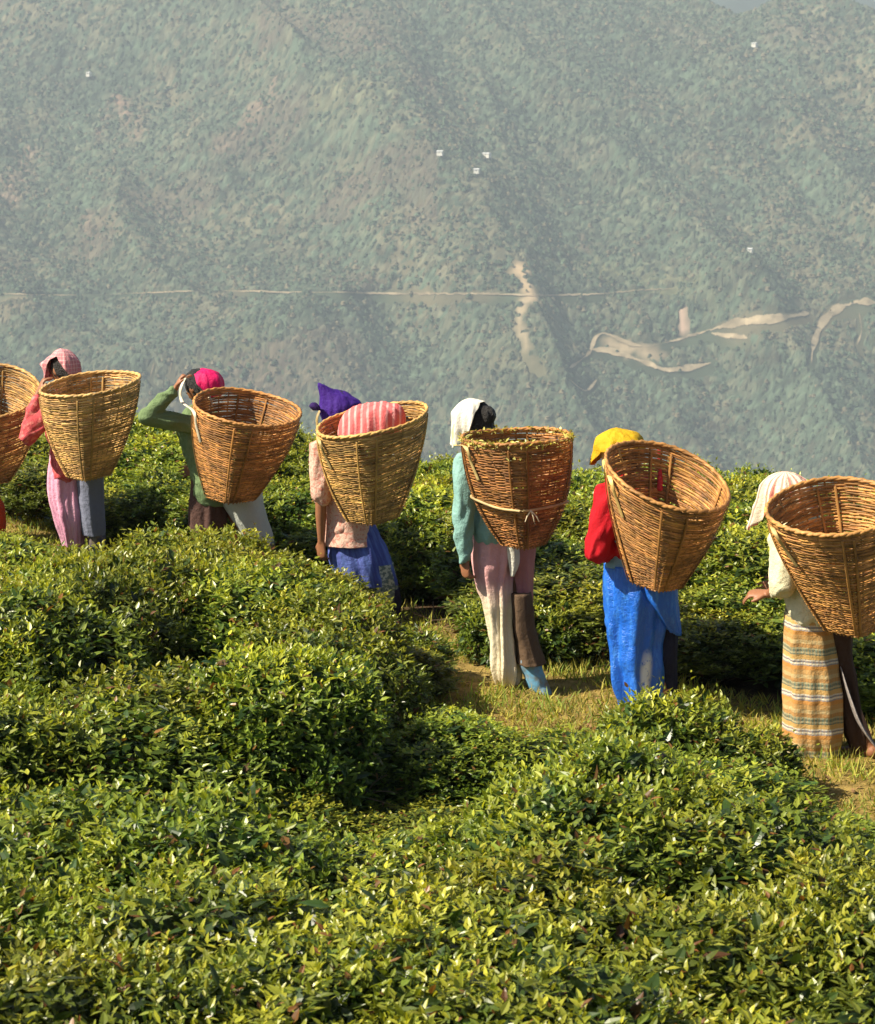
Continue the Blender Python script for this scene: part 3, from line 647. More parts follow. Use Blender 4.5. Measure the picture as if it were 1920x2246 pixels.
# ================================================================== BASKETS
def basket(label, db, rimC, rimL, rimR, tilt, baseC, baseHW, tint, bulge=1.6, seed=0, doff=.17, head=None, strap_tint=(.42, .31, .13), band=None, rim_th=.009, corner=90):
    """tapering pack basket: square foot, round mouth, woven strands over upright stakes"""
    g = np.random.default_rng(900+seed); db -= .13
    C1 = at(*rimC, db); e1 = (at(*rimR, db)-at(*rimL, db))/2; a = np.linalg.norm(e1)
    e2 = a*.97*np.array([0, -1, -tilt])
    C0 = at(*baseC, db+doff); fw = baseHW*db/FPX
    f1 = unit(e1)*fw*.98; f1[2] *= .4; f2 = fw*np.array([0, -1, -.03])
    ph0 = math.radians(corner-90)
    def surf(th, u, off=0.0):
        th, u = np.broadcast_arrays(np.asarray(th, float), np.asarray(u, float))
        w = 1-(1-u)**bulge; n = 1.04+.96*u**1.7
        c, s = np.cos(th-ph0), np.sin(th-ph0)
        r = (np.abs(c)**n+np.abs(s)**n)**(-1/n)*(1+.012*np.sin(3*th+seed)*u)
        cc, ss = np.cos(th)*r, np.sin(th)*r
        E1 = f1*(1-w)[..., None]+e1*w[..., None]; E2 = f2*(1-w)[..., None]+e2*w[..., None]
        P = C0*(1-u)[..., None]+C1*u[..., None]+E1*cc[..., None]+E2*ss[..., None]
        D = E1*cc[..., None]+E2*ss[..., None]; D = D/(np.linalg.norm(D, axis=-1)[..., None]+1e-9)
        return P+D*np.asarray(off)[..., None] if not np.isscalar(off) else P+D*off
    root = empty("wicker_basket"); tag(root, label, 'basket', 'woven tea baskets carried in the line')
    tint = np.array(tint)*np.array([.86, .74, .60])
    # woven strands
    H = np.linalg.norm(C1-C0); nr = int(H/.0084); NS = 30; seg = 92; th = np.linspace(0, 2*math.pi, seg, endpoint=False)
    mb = MB(); sec = [(0, -1.0), (1, -.86), (1, .86), (0, 1.0), (-1, .86), (-1, -.86)]
    for k in range(nr):
        u0 = (k+.6)/(nr+.4)
        uu = u0+(.0035*np.sin(th*2+g.uniform(0, 6))+.003*np.sin(th*5+g.uniform(0, 6)))*(1 if k < nr-1 else 0)+g.normal(0, .0012)
        uu = np.clip(uu, .004, .995)
        woven = .0020*np.sin(th*NS/2+k*math.pi)+g.normal(0, .0009, seg)
        hh = .0048*g.uniform(.9, 1.1); tk = .0026
        up = (surf(th, np.minimum(uu+.01, 1))-surf(th, uu-.01)); up /= np.linalg.norm(up, axis=1)[:, None]
        P0 = surf(th, uu); Do = surf(th, uu, np.ones(seg))-P0
        rings = [P0+Do*(woven+i*tk)[:, None]+up*(j*hh) for i, j in sec]
        Vv = np.stack(rings, 0).reshape(-1, 3); n6 = len(sec)
        i0 = np.arange(n6)[:, None]; j0 = np.arange(seg)[None]
        Ff = np.stack([i0*seg+j0, ((i0+1) % n6)*seg+j0, ((i0+1) % n6)*seg+(j0+1) % seg, i0*seg+(j0+1) % seg], -1).reshape(-1, 4)
        sh = tint*g.uniform(.62, 1.32)*np.array([1, g.uniform(.9, 1.05), g.uniform(.8, 1.1)])
        cv = sh[None]*(1+.28*np.sin(th*g.integers(2, 6)+g.uniform(0, 6))+.16*g.normal(0, 1, seg))[:, None]
        mb.add(Vv, Ff, col=np.tile(np.maximum(cv, .01), (n6, 1)))
    w = link("weave", mb.mesh("weave", [M_CANE]), root); tag(w, kind='stuff')
    # upright stakes
    for k in range(NS):
        t = (k+.5)/NS*2*math.pi; us = np.linspace(.0, .985, 14); P = surf(np.full(14, t), us)
        Vv, Ff = tube(P, [(.0052, .0019)]*14, 6, side=unit(np.array([-math.sin(t), math.cos(t)*-1, 0])), caps=True)
        s_ = MB(); s_.add(Vv, Ff, col=tint*g.uniform(.6, 1.0)); link("stake", s_.mesh("stake", [M_CANE]), root)
    # doubled corner splints outside and inside
    for q in (0, 90, 180, 270):
        for dq in (-9, 9):
            t = math.radians(q+dq*g.uniform(.6, 1.5)+g.normal(0, 3)+corner-90); us = np.linspace(.03, .94, 16)
            for off in (.0095, -.0085):
                tt = t+math.radians(g.normal(0, 1.2))
                P = surf(np.full(16, tt), us, off)
                sd = unit(surf(np.array([tt+.05]), np.array([.5]))[0]-surf(np.array([tt-.05]), np.array([.5]))[0])
                Vv, Ff = tube(P, [(.0072, .0022)]*16, 8, side=sd)
                s_ = MB(); s_.add(Vv, Ff, col=tint*g.uniform(.65, 1.15)); link("splint", s_.mesh("splint", [M_CANE]), root)
    # bound rim
    t = np.linspace(0, 2*math.pi, 120, endpoint=False); mb = MB()
    for ph, hgt in ((0, 0), (math.pi, .004)):
        wob = .0028*np.sin(t*34+ph); P = surf(t, np.full(120, .995), wob); P[:, 2] += hgt+.003*np.sin(t*34+ph+1.5)+.004*np.sin(t*3+seed)
        for a_ in range(120):
            pass
        rr = rim_th*(1+.12*np.sin(t*34+ph))
        rad = surf(t, np.full(120, .995), np.ones(120))-surf(t, np.full(120, .995))
        ang = np.linspace(0, 2*math.pi, 8, endpoint=False)
        Vv = np.stack([P+rad*(np.cos(x)*rr)[:, None]+np.array([0, 0, 1.])*(np.sin(x)*rr*.9)[:, None] for x in ang], 1).reshape(-1, 3)
        i0 = np.arange(120)[:, None]; j0 = np.arange(8)[None]
        Ff = np.stack([i0*8+j0, i0*8+(j0+1) % 8, ((i0+1) % 120)*8+(j0+1) % 8, ((i0+1) % 120)*8+j0], -1).reshape(-1, 4)
        mb.add(Vv, Ff, col=np.repeat(tint[None]*1.15*(1+.3*g.normal(0, .6, (120, 1)).clip(-1, 1)), 8, 0))
    link("rim", mb.mesh("rim", [M_CANE]), root)
    # floor of the basket
    t = np.linspace(0, 2*math.pi, 48, endpoint=False); mb = MB(); rg = [surf(t, np.full(48, .012)), surf(t, np.full(48, .03))]
    Vv = np.vstack([rg[0], rg[1], rg[0].mean(0), rg[1].mean(0)]); j = np.arange(48); j1 = (j+1) % 48
    Ff = np.vstack([np.stack([j, j1, j1+48, j+48], -1), np.stack([j1, j, np.full(48, 96), np.full(48, 96)], -1), np.stack([j+48, j1+48, np.full(48, 97), np.full(48, 97)], -1)])
    fm = bpy.data.meshes.new("floor_mat"); fm.from_pydata(Vv.tolist(), [], [tuple(dict.fromkeys(f)) for f in Ff.tolist()])
    ca = fm.color_attributes.new("tint", 'FLOAT_COLOR', 'POINT'); ca.data.foreach_set("color", np.tile([*tint*.7, 1], 98)); fm.materials.append(M_CANE); link("floor_mat", fm, root)
    # carrying strap over the head
    if head is not None:
        hc, l, h = head
        pts = [surf(np.array([math.radians(a_)]), np.array([u_]), o_)[0] for a_, u_, o_ in ((148, .66, .012), (153, .80, .012), (158, .95, .016))]
        pts2 = [surf(np.array([math.radians(a_)]), np.array([u_]), o_)[0] for a_, u_, o_ in ((222, .95, .016), (227, .80, .012), (232, .66, .012))]
        top = [hc+l*.135+np.array([0, 0, -.02])-h*.0, hc+l*.11+h*.03+np.array([0, 0, .07]), hc+h*.045+np.array([0, 0, .150]), hc-l*.11+h*.03+np.array([0, 0, .07]), hc-l*.135-np.array([0, 0, .02])]
        Vv, Ff = tube(pts+top+pts2, [(.0115, .0030)]*11, 8, side=h, n=44)
        s_ = MB(); s_.add(Vv, Ff, col=strap_tint); link("strap", s_.mesh("strap", [M_CANE]), root)
    if band is not None:                                   # cord tied round the middle
        t = np.linspace(math.radians(-60), math.radians(215), 60); P = surf(t, np.full(60, band)+.0*t+.05*smooth01((t-2.0)/1.6)*1.6, .012)
        Vv, Ff = tube(P, [.0075]*60, 6); s_ = MB(); s_.add(Vv, Ff, col=(.50, .36, .17))
        k = surf(np.array([math.radians(80)]), np.array([band]), .02)[0]
        for dx in (-.02, .012, .03):
            Vv, Ff = tube([k, k+np.array([dx, -.01, -.03]), k+np.array([dx*1.5, -.006, -.06])], [.004, .004, .003], 5); s_.add(Vv, Ff, col=(.6, .5, .33))
        link("cord", s_.mesh("cord", [M_CANE]), root)
    rebase(root, C0)
    return root, surf

# ================================================================== PEOPLE
M_SKIN, _n, _b = new_mat("skin")
_b.inputs['Base Color'].default_value = (.27, .115, .055, 1); _b.inputs['Roughness'].default_value = .55; _b.inputs['Subsurface Weight'].default_value = .06
M_HAIR, _n, _b = new_mat("hair"); _b.inputs['Base Color'].default_value = (.010, .008, .007, 1); _b.inputs['Roughness'].default_value = .5
bump(_n, _b, noise(_n, 70, 5, .7, coords(_n)), 1.0, .02)
M_EYE, _n, _b = new_mat("eye"); _b.inputs['Base Color'].default_value = (.05, .035, .03, 1); _b.inputs['Roughness'].default_value = .15
def rubber(name, c, rough=.35):
    m, nt, b = new_mat(name); oc = coords(nt)
    d = noise(nt, 16, 5, .65, oc); c2 = mixc(nt, ramp(nt, d, [(.45, (0, 0, 0)), (.7, (1, 1, 1))]), c, (.22, .17, .11))
    nt.links.new(c2, b.inputs['Base Color']); b.inputs['Roughness'].default_value = rough; bump(nt, b, noise(nt, 30, 3, .5, oc), .3, .008); return m

def frame(hd, pitch=0):
    h = unit([hd[0], hd[1], 0]); l = np.array([-h[1], h[0], 0.]); f = unit(h*math.cos(pitch)-np.array([0, 0, math.sin(pitch)])); u = np.cross(f, -l)*1.0
    u = np.cross(-l, f)*1.0
    if u[2] < 0: u = -u
    return l, f, u
def head_mesh(c, hd, pitch):
    l, f, u = frame(hd, pitch); X, F = blob((0, 0, 0), (1, 1, 1), None, 36, 28)
    x, y, z = X[:, 0].copy(), X[:, 1].copy(), X[:, 2].copy()                 # x left, y forward, z up
    wx = np.where(z < 0, 1-.30*(-z)**1.4, 1.0)
    x *= .076*wx; yy_ = y*.094*np.where((z < 0) & (y < 0), 1-.35*(-z), 1); zz = z*.113
    fr = np.clip(y, 0, 1)
    G = lambda cx, cz, sx, sz: np.exp(-((X[:, 0]-cx)/sx)**2-((X[:, 2]-cz)/sz)**2)*fr
    yy_ += .022*G(0, -.18, .14, .17)+.010*G(0, .0, .12, .25)-.010*G(.38, .06, .2, .14)-.010*G(-.38, .06, .2, .14)
    yy_ += .006*G(0, .24, .6, .12)+.008*G(0, -.52, .3, .07)-.004*G(0, -.56, .3, .03)+.010*G(0, -.85, .3, .16)+.005*G(.45, -.25, .25, .25)+.005*G(-.45, -.25, .25, .25)
    V = x[:, None]*l+yy_[:, None]*f+zz[:, None]*u+c
    return V, F, (l, f, u)
def hand(mb, wr, d, pn, thumb, curl=.5, sc=1.0):
    """palm, four fingers of unequal length and a thumb; d along the hand, pn out of the back of the hand, thumb side"""
    d = unit(d); pn = unit(pn-d*np.dot(pn, d)); s = unit(thumb-d*np.dot(thumb, d)-pn*np.dot(thumb, pn))
    V, F = tube([wr-d*.01, wr+d*.03*sc, wr+d*.075*sc, wr+d*.088*sc], [(.026, .019), (.036, .016), (.040, .014), (.038, .011)], 14, side=s); mb.add(V, F)
    for k, (o, L) in enumerate(((.031, .072), (.0105, .080), (-.0105, .074), (-.031, .058))):
        p = wr+d*(.080-.004*abs(k-1))*sc+s*o*sc; a = curl*.5*(1+.08*k); q = [p-d*.02]; dd = d+s*(.10*(1-k*.6)); q.append(p)
        for j, fr in enumerate((.42, .32, .26)):
            dd = unit(dd*math.cos(a)-pn*math.sin(a)); q.append(q[-1]+dd*L*fr*sc); a = curl*(.9-.2*j)
            dd, _ = dd, 0
        V, F = tube(q, [.0090, .0088, .0080, .0072, .0062], 8); mb.add(V, F)
    b = wr+d*.025*sc+s*.028*sc; d1 = unit(d*.75+s*.65-pn*.25); d2 = unit(d*.95+s*.2-pn*.35)
    V, F = tube([b-s*.014, b, b+d1*.034*sc, b+d1*.034*sc+d2*.030*sc], [.012, .0125, .0105, .008], 8); mb.add(V, F)

def person(label, d, hd, hdc, chest, pelvis, eL, wL, foot, hpitch=.5, sleeve=None, sleeve_mat=None, sl_r=.05, torso_mat=None, hem=None, bare_from=None, handL=None, skin=True, seed=0, bun=None, feetz=None, sleeve_to=1.0, bare=False):
    """hdc, chest, pelvis, eL, wL = (px, py, depth offset) of head, chest, pelvis, left elbow, left wrist; foot = [(px, py, off)] * 2"""
    J = lambda t: at(t[0], t[1], d+t[2])
    l, f, u = frame(hd, 0); root = empty("person"); tag(root, label, 'person', 'tea pickers walking in line')
    H, Cc, Pv = J(hdc), J(chest), J(pelvis); up = unit(Cc-Pv)
    sh = Cc+up*.10; sL = J(sleeve) if sleeve else sh+l*.165; sR = sh-l*.165+(0*l); EL, WL = J(eL), J(wL)
    ER = sR-l*.03-f*.02-np.array([0, 0, .26]); WR = ER+f*.20+np.array([0, 0, -.08])
    mb = MB(); A = lambda v: mb.add(*v)
    hv, hf, hax = head_mesh(H, hd, hpitch); mb.add(hv, hf)
    nk = H-hax[2]*.085-hax[1]*.015; A(tube([nk+hax[2]*.03, (nk+sh)/2, sh+up*.0], [.050, .052, .062], 14))
    A(tube([Pv-up*.03, Pv+up*.09, (Pv+Cc)/2+up*.02, Cc, Cc+up*.08, sh+up*.025], [(.112, .080), (.115, .085), (.110, .085), (.135, .10), (.145, .09), (.09, .06)], 20, side=l))
    for s_, e_, w_ in ((sL, EL, WL), (sR, ER, WR)):
        A(tube([sh+(s_-sh)*.3, s_, s_+(e_-s_)*.5, e_], [.055, .050, .043, .036], 12)); A(tube([e_, e_+(w_-e_)*.3, e_+(w_-e_)*.7, w_], [.036, .036, .029, .0225], 12))
    dL = unit(WL-EL) if handL is None else unit(np.array(handL[0], float))
    pn = l if handL is None else np.array(handL[1], float); tb = f if handL is None else np.array(handL[2], float)
    hand(mb, WL, dL, pn, tb, .55 if handL is None else handL[3]); hand(mb, WR, unit(WR-ER), -l, np.array([0, 0, 1.]), .8)
    ft = [J(q) for q in foot]
    hips = [Pv+l*.055-up*.03, Pv-l*.055-up*.03]; knees = []
    for k in (0, 1):
        an = ft[k]+np.array([0, 0, .07]); kn = (hips[k]+an)/2+f*.05; knees.append(kn)
        A(tube([hips[k], hips[k]+(kn-hips[k])*.5, kn, kn+(an-kn)*.35, an], [.070, .060, .048, .046, .032], 14))
        A(tube([an-f*.025-np.array([0, 0, .025]), an+f*(.06 if bare else .0)-np.array([0, 0, .035]), an+f*(.15 if bare else .012)-np.array([0, 0, .05])], [(.032, .036), (.036, .028), (.038, .017)], 12, side=l))
        for j in range(5 if bare else 0):
            b = an+f*(.165-.008*abs(j-1))+l*(.028-.014*j)*(-1 if k == 0 else 1)-np.array([0, 0, .055]); A(tube([b-f*.02, b+f*(.022 if j else .03)], [.008, .0085 if j else .011], 8))
    for s_ in (-1, 1): A(blob(H+hax[0]*s_*.076-hax[1]*.008, (.008, .018, .030), np.array([hax[0], hax[1], hax[2]])))
    body = remeshed("body", mb, .0058, [M_SKIN], 3, parent=root, dec=.38)
    for s_ in (-1, 1):
        V, F = blob(H+hax[0]*s_*.030+hax[1]*.083+hax[2]*.006, (.012, .008, .009), np.array([hax[0], hax[1], hax[2]]), 12, 8); e_ = MB(); e_.add(V, F); link("eye", e_.mesh("eye", [M_EYE], color=False), root)
    # hair
    mb = MB(); mb.add(*blob(H-hax[1]*.014+hax[2]*.018, (.084, .095, .108), np.array(hax)))
    if bun is not None: mb.add(*blob(H-hax[1]*(.10+bun[0])-hax[2]*bun[1], (.05, .045, .05), np.array(hax)))
    mb.add(*tube([H-hax[1]*.06-hax[2]*.02, H-hax[1]*.075-hax[2]*.09], [(.06, .035), (.045, .02)], 12, side=hax[0]))
    remeshed("hair", mb, .009, [M_HAIR], 3, .008, 40, wdir=hax[2], parent=root)
    # blouse : torso and sleeves
    if torso_mat:
        mb = MB(); hz = Pv+up*.02 if hem is None else Pv+up*hem
        mb.add(*tube([hz, (hz+Cc)/2, Cc, Cc+up*.08, sh+up*.035], [(.170, .128), (.145, .118), (.158, .122), (.165, .110), (.10, .075)], 24, side=l))
        mb.add(*tube([sh+(sL-sh)*.2, sL+up*.0, sL+(EL-sL)*.5*min(1, sleeve_to*2), sL+(EL-sL)*min(1, sleeve_to)], [.07, sl_r*1.22, sl_r*1.1, sl_r*(1.05 if sleeve_to < 1 else 1)], 16))
        if sleeve_to > 1: mb.add(*tube([EL, EL+(WL-EL)*.4, EL+(WL-EL)*(sleeve_to-1)], [sl_r, sl_r*.95, sl_r*.74], 16))
        mb.add(*tube([sh+(sR-sh)*.2, sR, sR+(ER-sR)*.5, ER, ER+(WR-ER)*.5], [.07, sl_r*1.2, sl_r*1.05, sl_r, sl_r*.85], 16))
        remeshed("blouse", mb, .0085, [torso_mat], 3, .015, 17, wdir=unit(EL-sL)*.9+l*.3, parent=root, seed=seed)
    return dict(root=root, l=l, f=f, u=u, H=H, hax=hax, J=J, d=d, Pv=Pv, Cc=Cc, sh=sh, up=up, sL=sL, EL=EL, WL=WL, base=(ft[0]+ft[1])/2, knees=knees, ft=ft)

def loft(name, P, rows, mat, nseg=72, nrow=46, folds=(9, .012), ratio=.8, seed=0, dof=0.0, twist=0.0, close_top=True, sharp=1.6, wr=.011, solid=.003, tilt=0, gather=None):
    """cloth hanging round the body; rows = (py, px left, px right) of its outline, top to bottom"""
    d = P['d']+dof; R = []
    for r in rows:
        py, a, b = r[:3]; A, B = at(a, py, d), at(b, py, d); rt = r[3] if len(r) > 3 else ratio; do = r[4] if len(r) > 4 else 0
        c = (A+B)/2; c = c+np.array([0, do, 0]); hw = (B-A)[0]/2; R.append([*c, hw, max(min(hw*1.3, .118) if rt < 1 else .01, hw*rt)])
    R = catmull(R, nrow); th = np.linspace(0, 2*math.pi, nseg, endpoint=False); k, amp = folds; v = np.linspace(0, 1, nrow)
    g = np.random.default_rng(seed+77); ph = g.uniform(0, 6, 4); V = []
    L = np.concatenate([[0], np.cumsum(np.linalg.norm(np.diff(R[:, :3], axis=0), axis=1))])
    for i in range(nrow):
        t = th+.10*math.sin(2*v[i]+ph[3])+twist*v[i]; aa = amp*(.35+.9*v[i])
        w = np.cos(k*t+ph[0]+.9*np.sin(2*t+ph[1])+1.2*v[i]*math.sin(ph[1])); w = np.sign(w)*np.abs(w)**(1/sharp)*.7+.4*np.cos((k*2+1)*t+ph[2])
        V.append(R[i, :3]+np.stack([np.cos(th)*(R[i, 3]+aa*w-amp*.3), np.sin(th)*(R[i, 4]+aa*w), 0*th+tilt*np.cos(th)], -1))
    V = np.array(V); Q = V.reshape(-1, 3).copy(); Q2 = Q.copy(); Q2[:, 2] *= .45
    n = (1-np.abs(vnoise(Q2, 11, seed)))**2-.4+.5*vnoise(Q2, 26, seed+3); cen = np.repeat(R[:, :3], nseg, 0); dr = Q-cen; dr[:, 2] = 0; dr /= np.linalg.norm(dr, axis=1)[:, None]+1e-9
    Q = Q+dr*(n*wr)[:, None]
    uv = np.stack([np.tile(th/(2*math.pi), nrow), np.repeat(L, nseg)], -1); F = grid_faces(nrow, nseg)
    if close_top:
        kk = len(Q); Q = np.vstack([Q, Q[:nseg].mean(0)]); uv = np.vstack([uv, [0, 0]]); j = np.arange(nseg)
        F4 = F; m = bpy.data.meshes.new(name); m.from_pydata(Q.tolist(), [], F4.tolist()+[((b_+1) % nseg, b_, kk) for b_ in j])
        ul = m.uv_layers.new(name="UVMap"); li = np.empty(len(m.loops), np.int32); m.loops.foreach_get("vertex_index", li); ul.data.foreach_set("uv", uv[li].astype(np.float32).ravel())
        m.polygons.foreach_set("use_smooth", np.ones(len(m.polygons), bool)); m.materials.append(mat)
    else: m = mesh_np(name, Q, F, [mat], uv=uv)
    o = link(name, m, P['root']); s = o.modifiers.new("thickness", 'SOLIDIFY'); s.thickness = solid; s.offset = -1
    return o

def scarf(P, mat, L, off=(0, 0, 0), r=(.108, .118, .128), flare=None, peaks=(), folds=(11, .006), nseg=96, nrow=40, seed=0, name="headscarf", lean=None):
    """cloth over the head; L = [(azimuth deg, length of cloth from the crown m)], azimuth 0 = +x, 90 = away"""
    c = P['H']+np.array(off); th = np.linspace(0, 2*math.pi, nseg, endpoint=False)
    az = np.array([a for a, _ in L]+[L[0][0]+360]); ln = np.array([b for _, b in L]+[L[0][1]]); Lth = np.interp(np.degrees(th), az, ln, period=None) if az[0] == 0 else np.interp(np.degrees(th), az, ln, period=360)
    fl = np.zeros(nseg) if flare is None else np.interp(np.degrees(th), [a for a, _ in flare]+[360+flare[0][0]], [b for _, b in flare]+[flare[0][1]])
    rm = (r[0]+r[2])/2; q = rm*math.pi/2; V = []; UV = []
    k, amp = folds; amp *= 1.5
    for i in range(nrow):
        s = Lth*(i+.02)/(nrow-1); al = np.minimum(s/q, 1)*math.pi/2; ex = np.maximum(s-q, 0)
        rad = np.sin(al)+(ex/rm)*(-.12+fl); z = np.cos(al)*r[2]-ex
        fo = amp*(s/q)**1.3*(np.cos(k*th+seed+.8*np.sin(3*th))+.5*np.cos((2*k+3)*th+seed*2))
        V.append(np.stack([np.cos(th)*(r[0]*rad+fo), np.sin(th)*(r[1]*rad+fo), z], -1)); UV.append(np.stack([th/6.2832, s], -1))
    V = np.vstack(V); UV = np.vstack(UV)
    D = V/(np.linalg.norm(V, axis=1)[:, None]+1e-9)
    for dv, am, wd in peaks:
        a = np.arccos(np.clip(D@unit(dv), -1, 1)); V = V+unit(dv)*(am*np.exp(-(a/wd)**1.5))[:, None]
    V = V+D*(.007*((1-np.abs(vnoise(V*np.array([1, 1, .3])+V[:, 2:]*.3, 15, seed)))**3-.3)+.0012*vnoise(V, 45, seed))[:, None]
    if lean is not None:                                   # shear the hanging cloth
        dz = np.minimum(V[:, 2], 0); V = V+dz[:, None]*np.array(lean)[None]
    m = mesh_np(name, V+c, grid_faces(nrow, nseg), [mat], uv=UV)
    o = link(name, m, P['root']); s = o.modifiers.new("thickness", 'SOLIDIFY'); s.thickness = .003; s.offset = 1
    return o
def boots(P, mats, shafts, name="rubber_boot"):
    for (top, ank, toe), mt, rr in shafts:
        T, A_, O_ = P['J'](top), P['J'](ank), P['J'](toe); mb = MB(); s = P['l']
        mb.add(*tube([T+(T-A_)*.12, (T+A_)/2, A_], [.060, .058, .054], 16)); fd = unit(O_-A_)
        mb.add(*tube([A_-fd*.03, A_+fd*.05, O_-fd*.05, O_], [(.042, .046), (.044, .042), (.046, .034), (.038, .024)], 16, side=s))
        o = remeshed(name, mb, .008, [mt], 4, .006, 18, parent=P['root'])
def sandal(P, c, fwd, mat, L=.24):
    c = np.asarray(c, float); fwd = unit(fwd); mb = MB(); s = np.cross(fwd, [0, 0, 1])
    mb.add(*tube([c-fwd*L/2, c, c+fwd*L/2], [(.035, .010), (.038, .010), (.042, .009)], 16, side=s))
    mb.add(*tube([c+fwd*.04-s*.04, c+fwd*.04+np.array([0, 0, .05]), c+fwd*.04+s*.04], [(.012, .004)]*3, 8, n=12))
    o = link("sandal", mb.mesh("sandal", [mat], color=False), P['root'])

# -- cloth patterns --------------------------------------------------------------------------
def pat_bands(stops, period, wob=.006):
    def f(nt, uv, oc, base, c2):
        v = sep(nt, uv)[1]; w = mathn(nt, 'ADD', v, mathn(nt, 'MULTIPLY', noise(nt, 7, 2, .5, oc), wob*2))
        fr = mathn(nt, 'FRACT', mathn(nt, 'DIVIDE', w, period)); r = ramp(nt, fr, stops, 'CONSTANT')
        zig = mathn(nt, 'GREATER_THAN', mathn(nt, 'SINE', mathn(nt, 'MULTIPLY', sep(nt, uv)[0], 330)), .1)
        r2 = mixc(nt, mathn(nt, 'MULTIPLY', zig, .45), r, (.62, .30, .07))
        return mixc(nt, noise(nt, 26, 4, .6, oc), r2, r)
    return f
def pat_vstripes(c2, n, duty=.3, fac=.9, fade=None):
    def f(nt, uv, oc, base, _):
        u = sep(nt, uv)[0]; w = mathn(nt, 'ADD', u, mathn(nt, 'MULTIPLY', noise(nt, 5, 2, .5, oc), .02))
        s = mathn(nt, 'LESS_THAN', mathn(nt, 'FRACT', mathn(nt, 'MULTIPLY', w, n)), duty)
        return mixc(nt, mathn(nt, 'MULTIPLY', s, fac), base, c2)
    return f
def pat_plaid(c2, n, m_, duty=.25):
    def f(nt, uv, oc, base, _):
        o = sep(nt, uv); a = mathn(nt, 'LESS_THAN', mathn(nt, 'FRACT', mathn(nt, 'MULTIPLY', o[0], n)), duty); b = mathn(nt, 'LESS_THAN', mathn(nt, 'FRACT', mathn(nt, 'MULTIPLY', o[1], m_)), duty)
        return mixc(nt, mathn(nt, 'MULTIPLY', mathn(nt, 'ADD', a, b), .42), base, c2)
    return f
def pat_dip(c2, v0, v1):
    def f(nt, uv, oc, base, _):
        v = mathn(nt, 'ADD', sep(nt, uv)[1], mathn(nt, 'MULTIPLY', noise(nt, 4, 3, .6, oc), .16))
        mr = nd(nt, "ShaderNodeMapRange"); mr.inputs[1].default_value = v0; mr.inputs[2].default_value = v1; nt.links.new(v, mr.inputs[0])
        return mixc(nt, mr.outputs[0], base, c2)
    return f
def pat_spots(c2, scale=60, lo=.55, hi=.62):
    def f(nt, uv, oc, base, _): return mixc(nt, ramp(nt, noise(nt, scale, 2, .5, oc), [(lo, (0, 0, 0)), (hi, (1, 1, 1))]), base, c2)
    return f
def streak(c2, n=38, k=.7):
    def f(nt, uv, oc, base, _):
        mp = nd(nt, "ShaderNodeMapping"); mp.inputs['Scale'].default_value = (n, 3, 1); nt.links.new(uv, mp.inputs[0])
        return mixc(nt, mathn(nt, 'MULTIPLY', ramp(nt, noise(nt, 1.0, 4, .7, mp.outputs[0]), [(.42, (0, 0, 0)), (.62, (1, 1, 1))]), k), base, c2)
    return f
Y_TAN, BROWN, DKBR = (.50, .33, .13), (.35, .18, .065), (.27, .115, .032)

# -- 0 : at the left edge, mostly outside the frame
P = person('person in red at the left edge, mostly out of frame before a basket', 16.3, (-.72, .69), (-128, 838, .1), (-112, 935, .05), (-85, 1040, 0), (-165, 1010, -.1), (-175, 1090, 0), [(-95, 1240, 0), (-40, 1235, -.05)],
           torso_mat=fabric("dark_red_cloth", (.16, .03, .025)), sleeve_to=1.8, seed=1)
scarf(P, fabric("maroon_scarf", (.25, .05, .06)), [(0, .22), (90, .24), (180, .26), (270, .22)])
loft("skirt", P, [(1030, -130, -30), (1090, -138, -4), (1130, -135, 9), (1240, -120, 4)], fabric("red_skirt", (.62, .07, .02)), seed=3)
rebase(P['root'], P['base'])
basket('pale basket cut off by the left edge of the photo', 15.95, (-27, 857), (-141, 850), (88, 860), .40, (-30, 1058), 52, Y_TAN, 2.3, 0, head=(P['H'], P['l'], P['f']))

# -- 1 : pink checked scarf, red sleeve raised
P = person('person in a pink checked headscarf and pink wrap skirt, red sleeve raised to the head', 15.5, (-.78, .62), (138, 812, .06), (142, 925, .0), (160, 1015, 0), (60, 958, -.18), (84, 862, -.10), [(160, 1255, .05), (214, 1240, -.05)], hpitch=.35,
           sleeve=(112, 898, -.12), hem=-.02, torso_mat=fabric("red_blouse", (.58, .085, .10), pattern=pat_spots((.74, .22, .20), 30, .5, .7)), sl_r=.056, sleeve_to=1.82, seed=2,
           handL=((.35, .2, .9), (-1, -.3, .3), (.3, -.9, 0), .8))
scarf(P, fabric("pink_check_scarf", (.66, .25, .28), pattern=pat_plaid((.80, .55, .52), 26, 40)), [(0, .285), (60, .27), (120, .26), (165, .28), (196, .27), (214, .13), (245, .10), (275, .17), (310, .25), (340, .29)], off=(.01, 0, .012), r=(.112, .118, .128),
      flare=[(0, .0), (90, .1), (180, .35), (230, .1), (300, .05)], peaks=[((-1, -.1, .2), .055, .38), ((-.1, -.5, 1), .02, .5)], folds=(7, .005), seed=2)
loft("skirt", P, [(985, 112, 190), (1040, 104, 185), (1090, 109, 184), (1142, 124, 186), (1196, 140, 180)], fabric("pink_skirt", (.72, .30, .46), pattern=streak((.86, .55, .68), 30, .6)), folds=(7, .012), seed=5)
loft("trousers", P, [(1020, 168, 228, .8, -.02), (1080, 172, 229), (1130, 176, 229), (1172, 184, 230)], fabric("grey_blue_cloth", (.20, .215, .30)), nseg=40, folds=(5, .009), dof=-.04, seed=6)
loft("sock", P, [(1160, 194, 227), (1186, 197, 226)], fabric("cream_sock", (.62, .52, .35)), nseg=24, nrow=8, folds=(4, .003), dof=-.03)
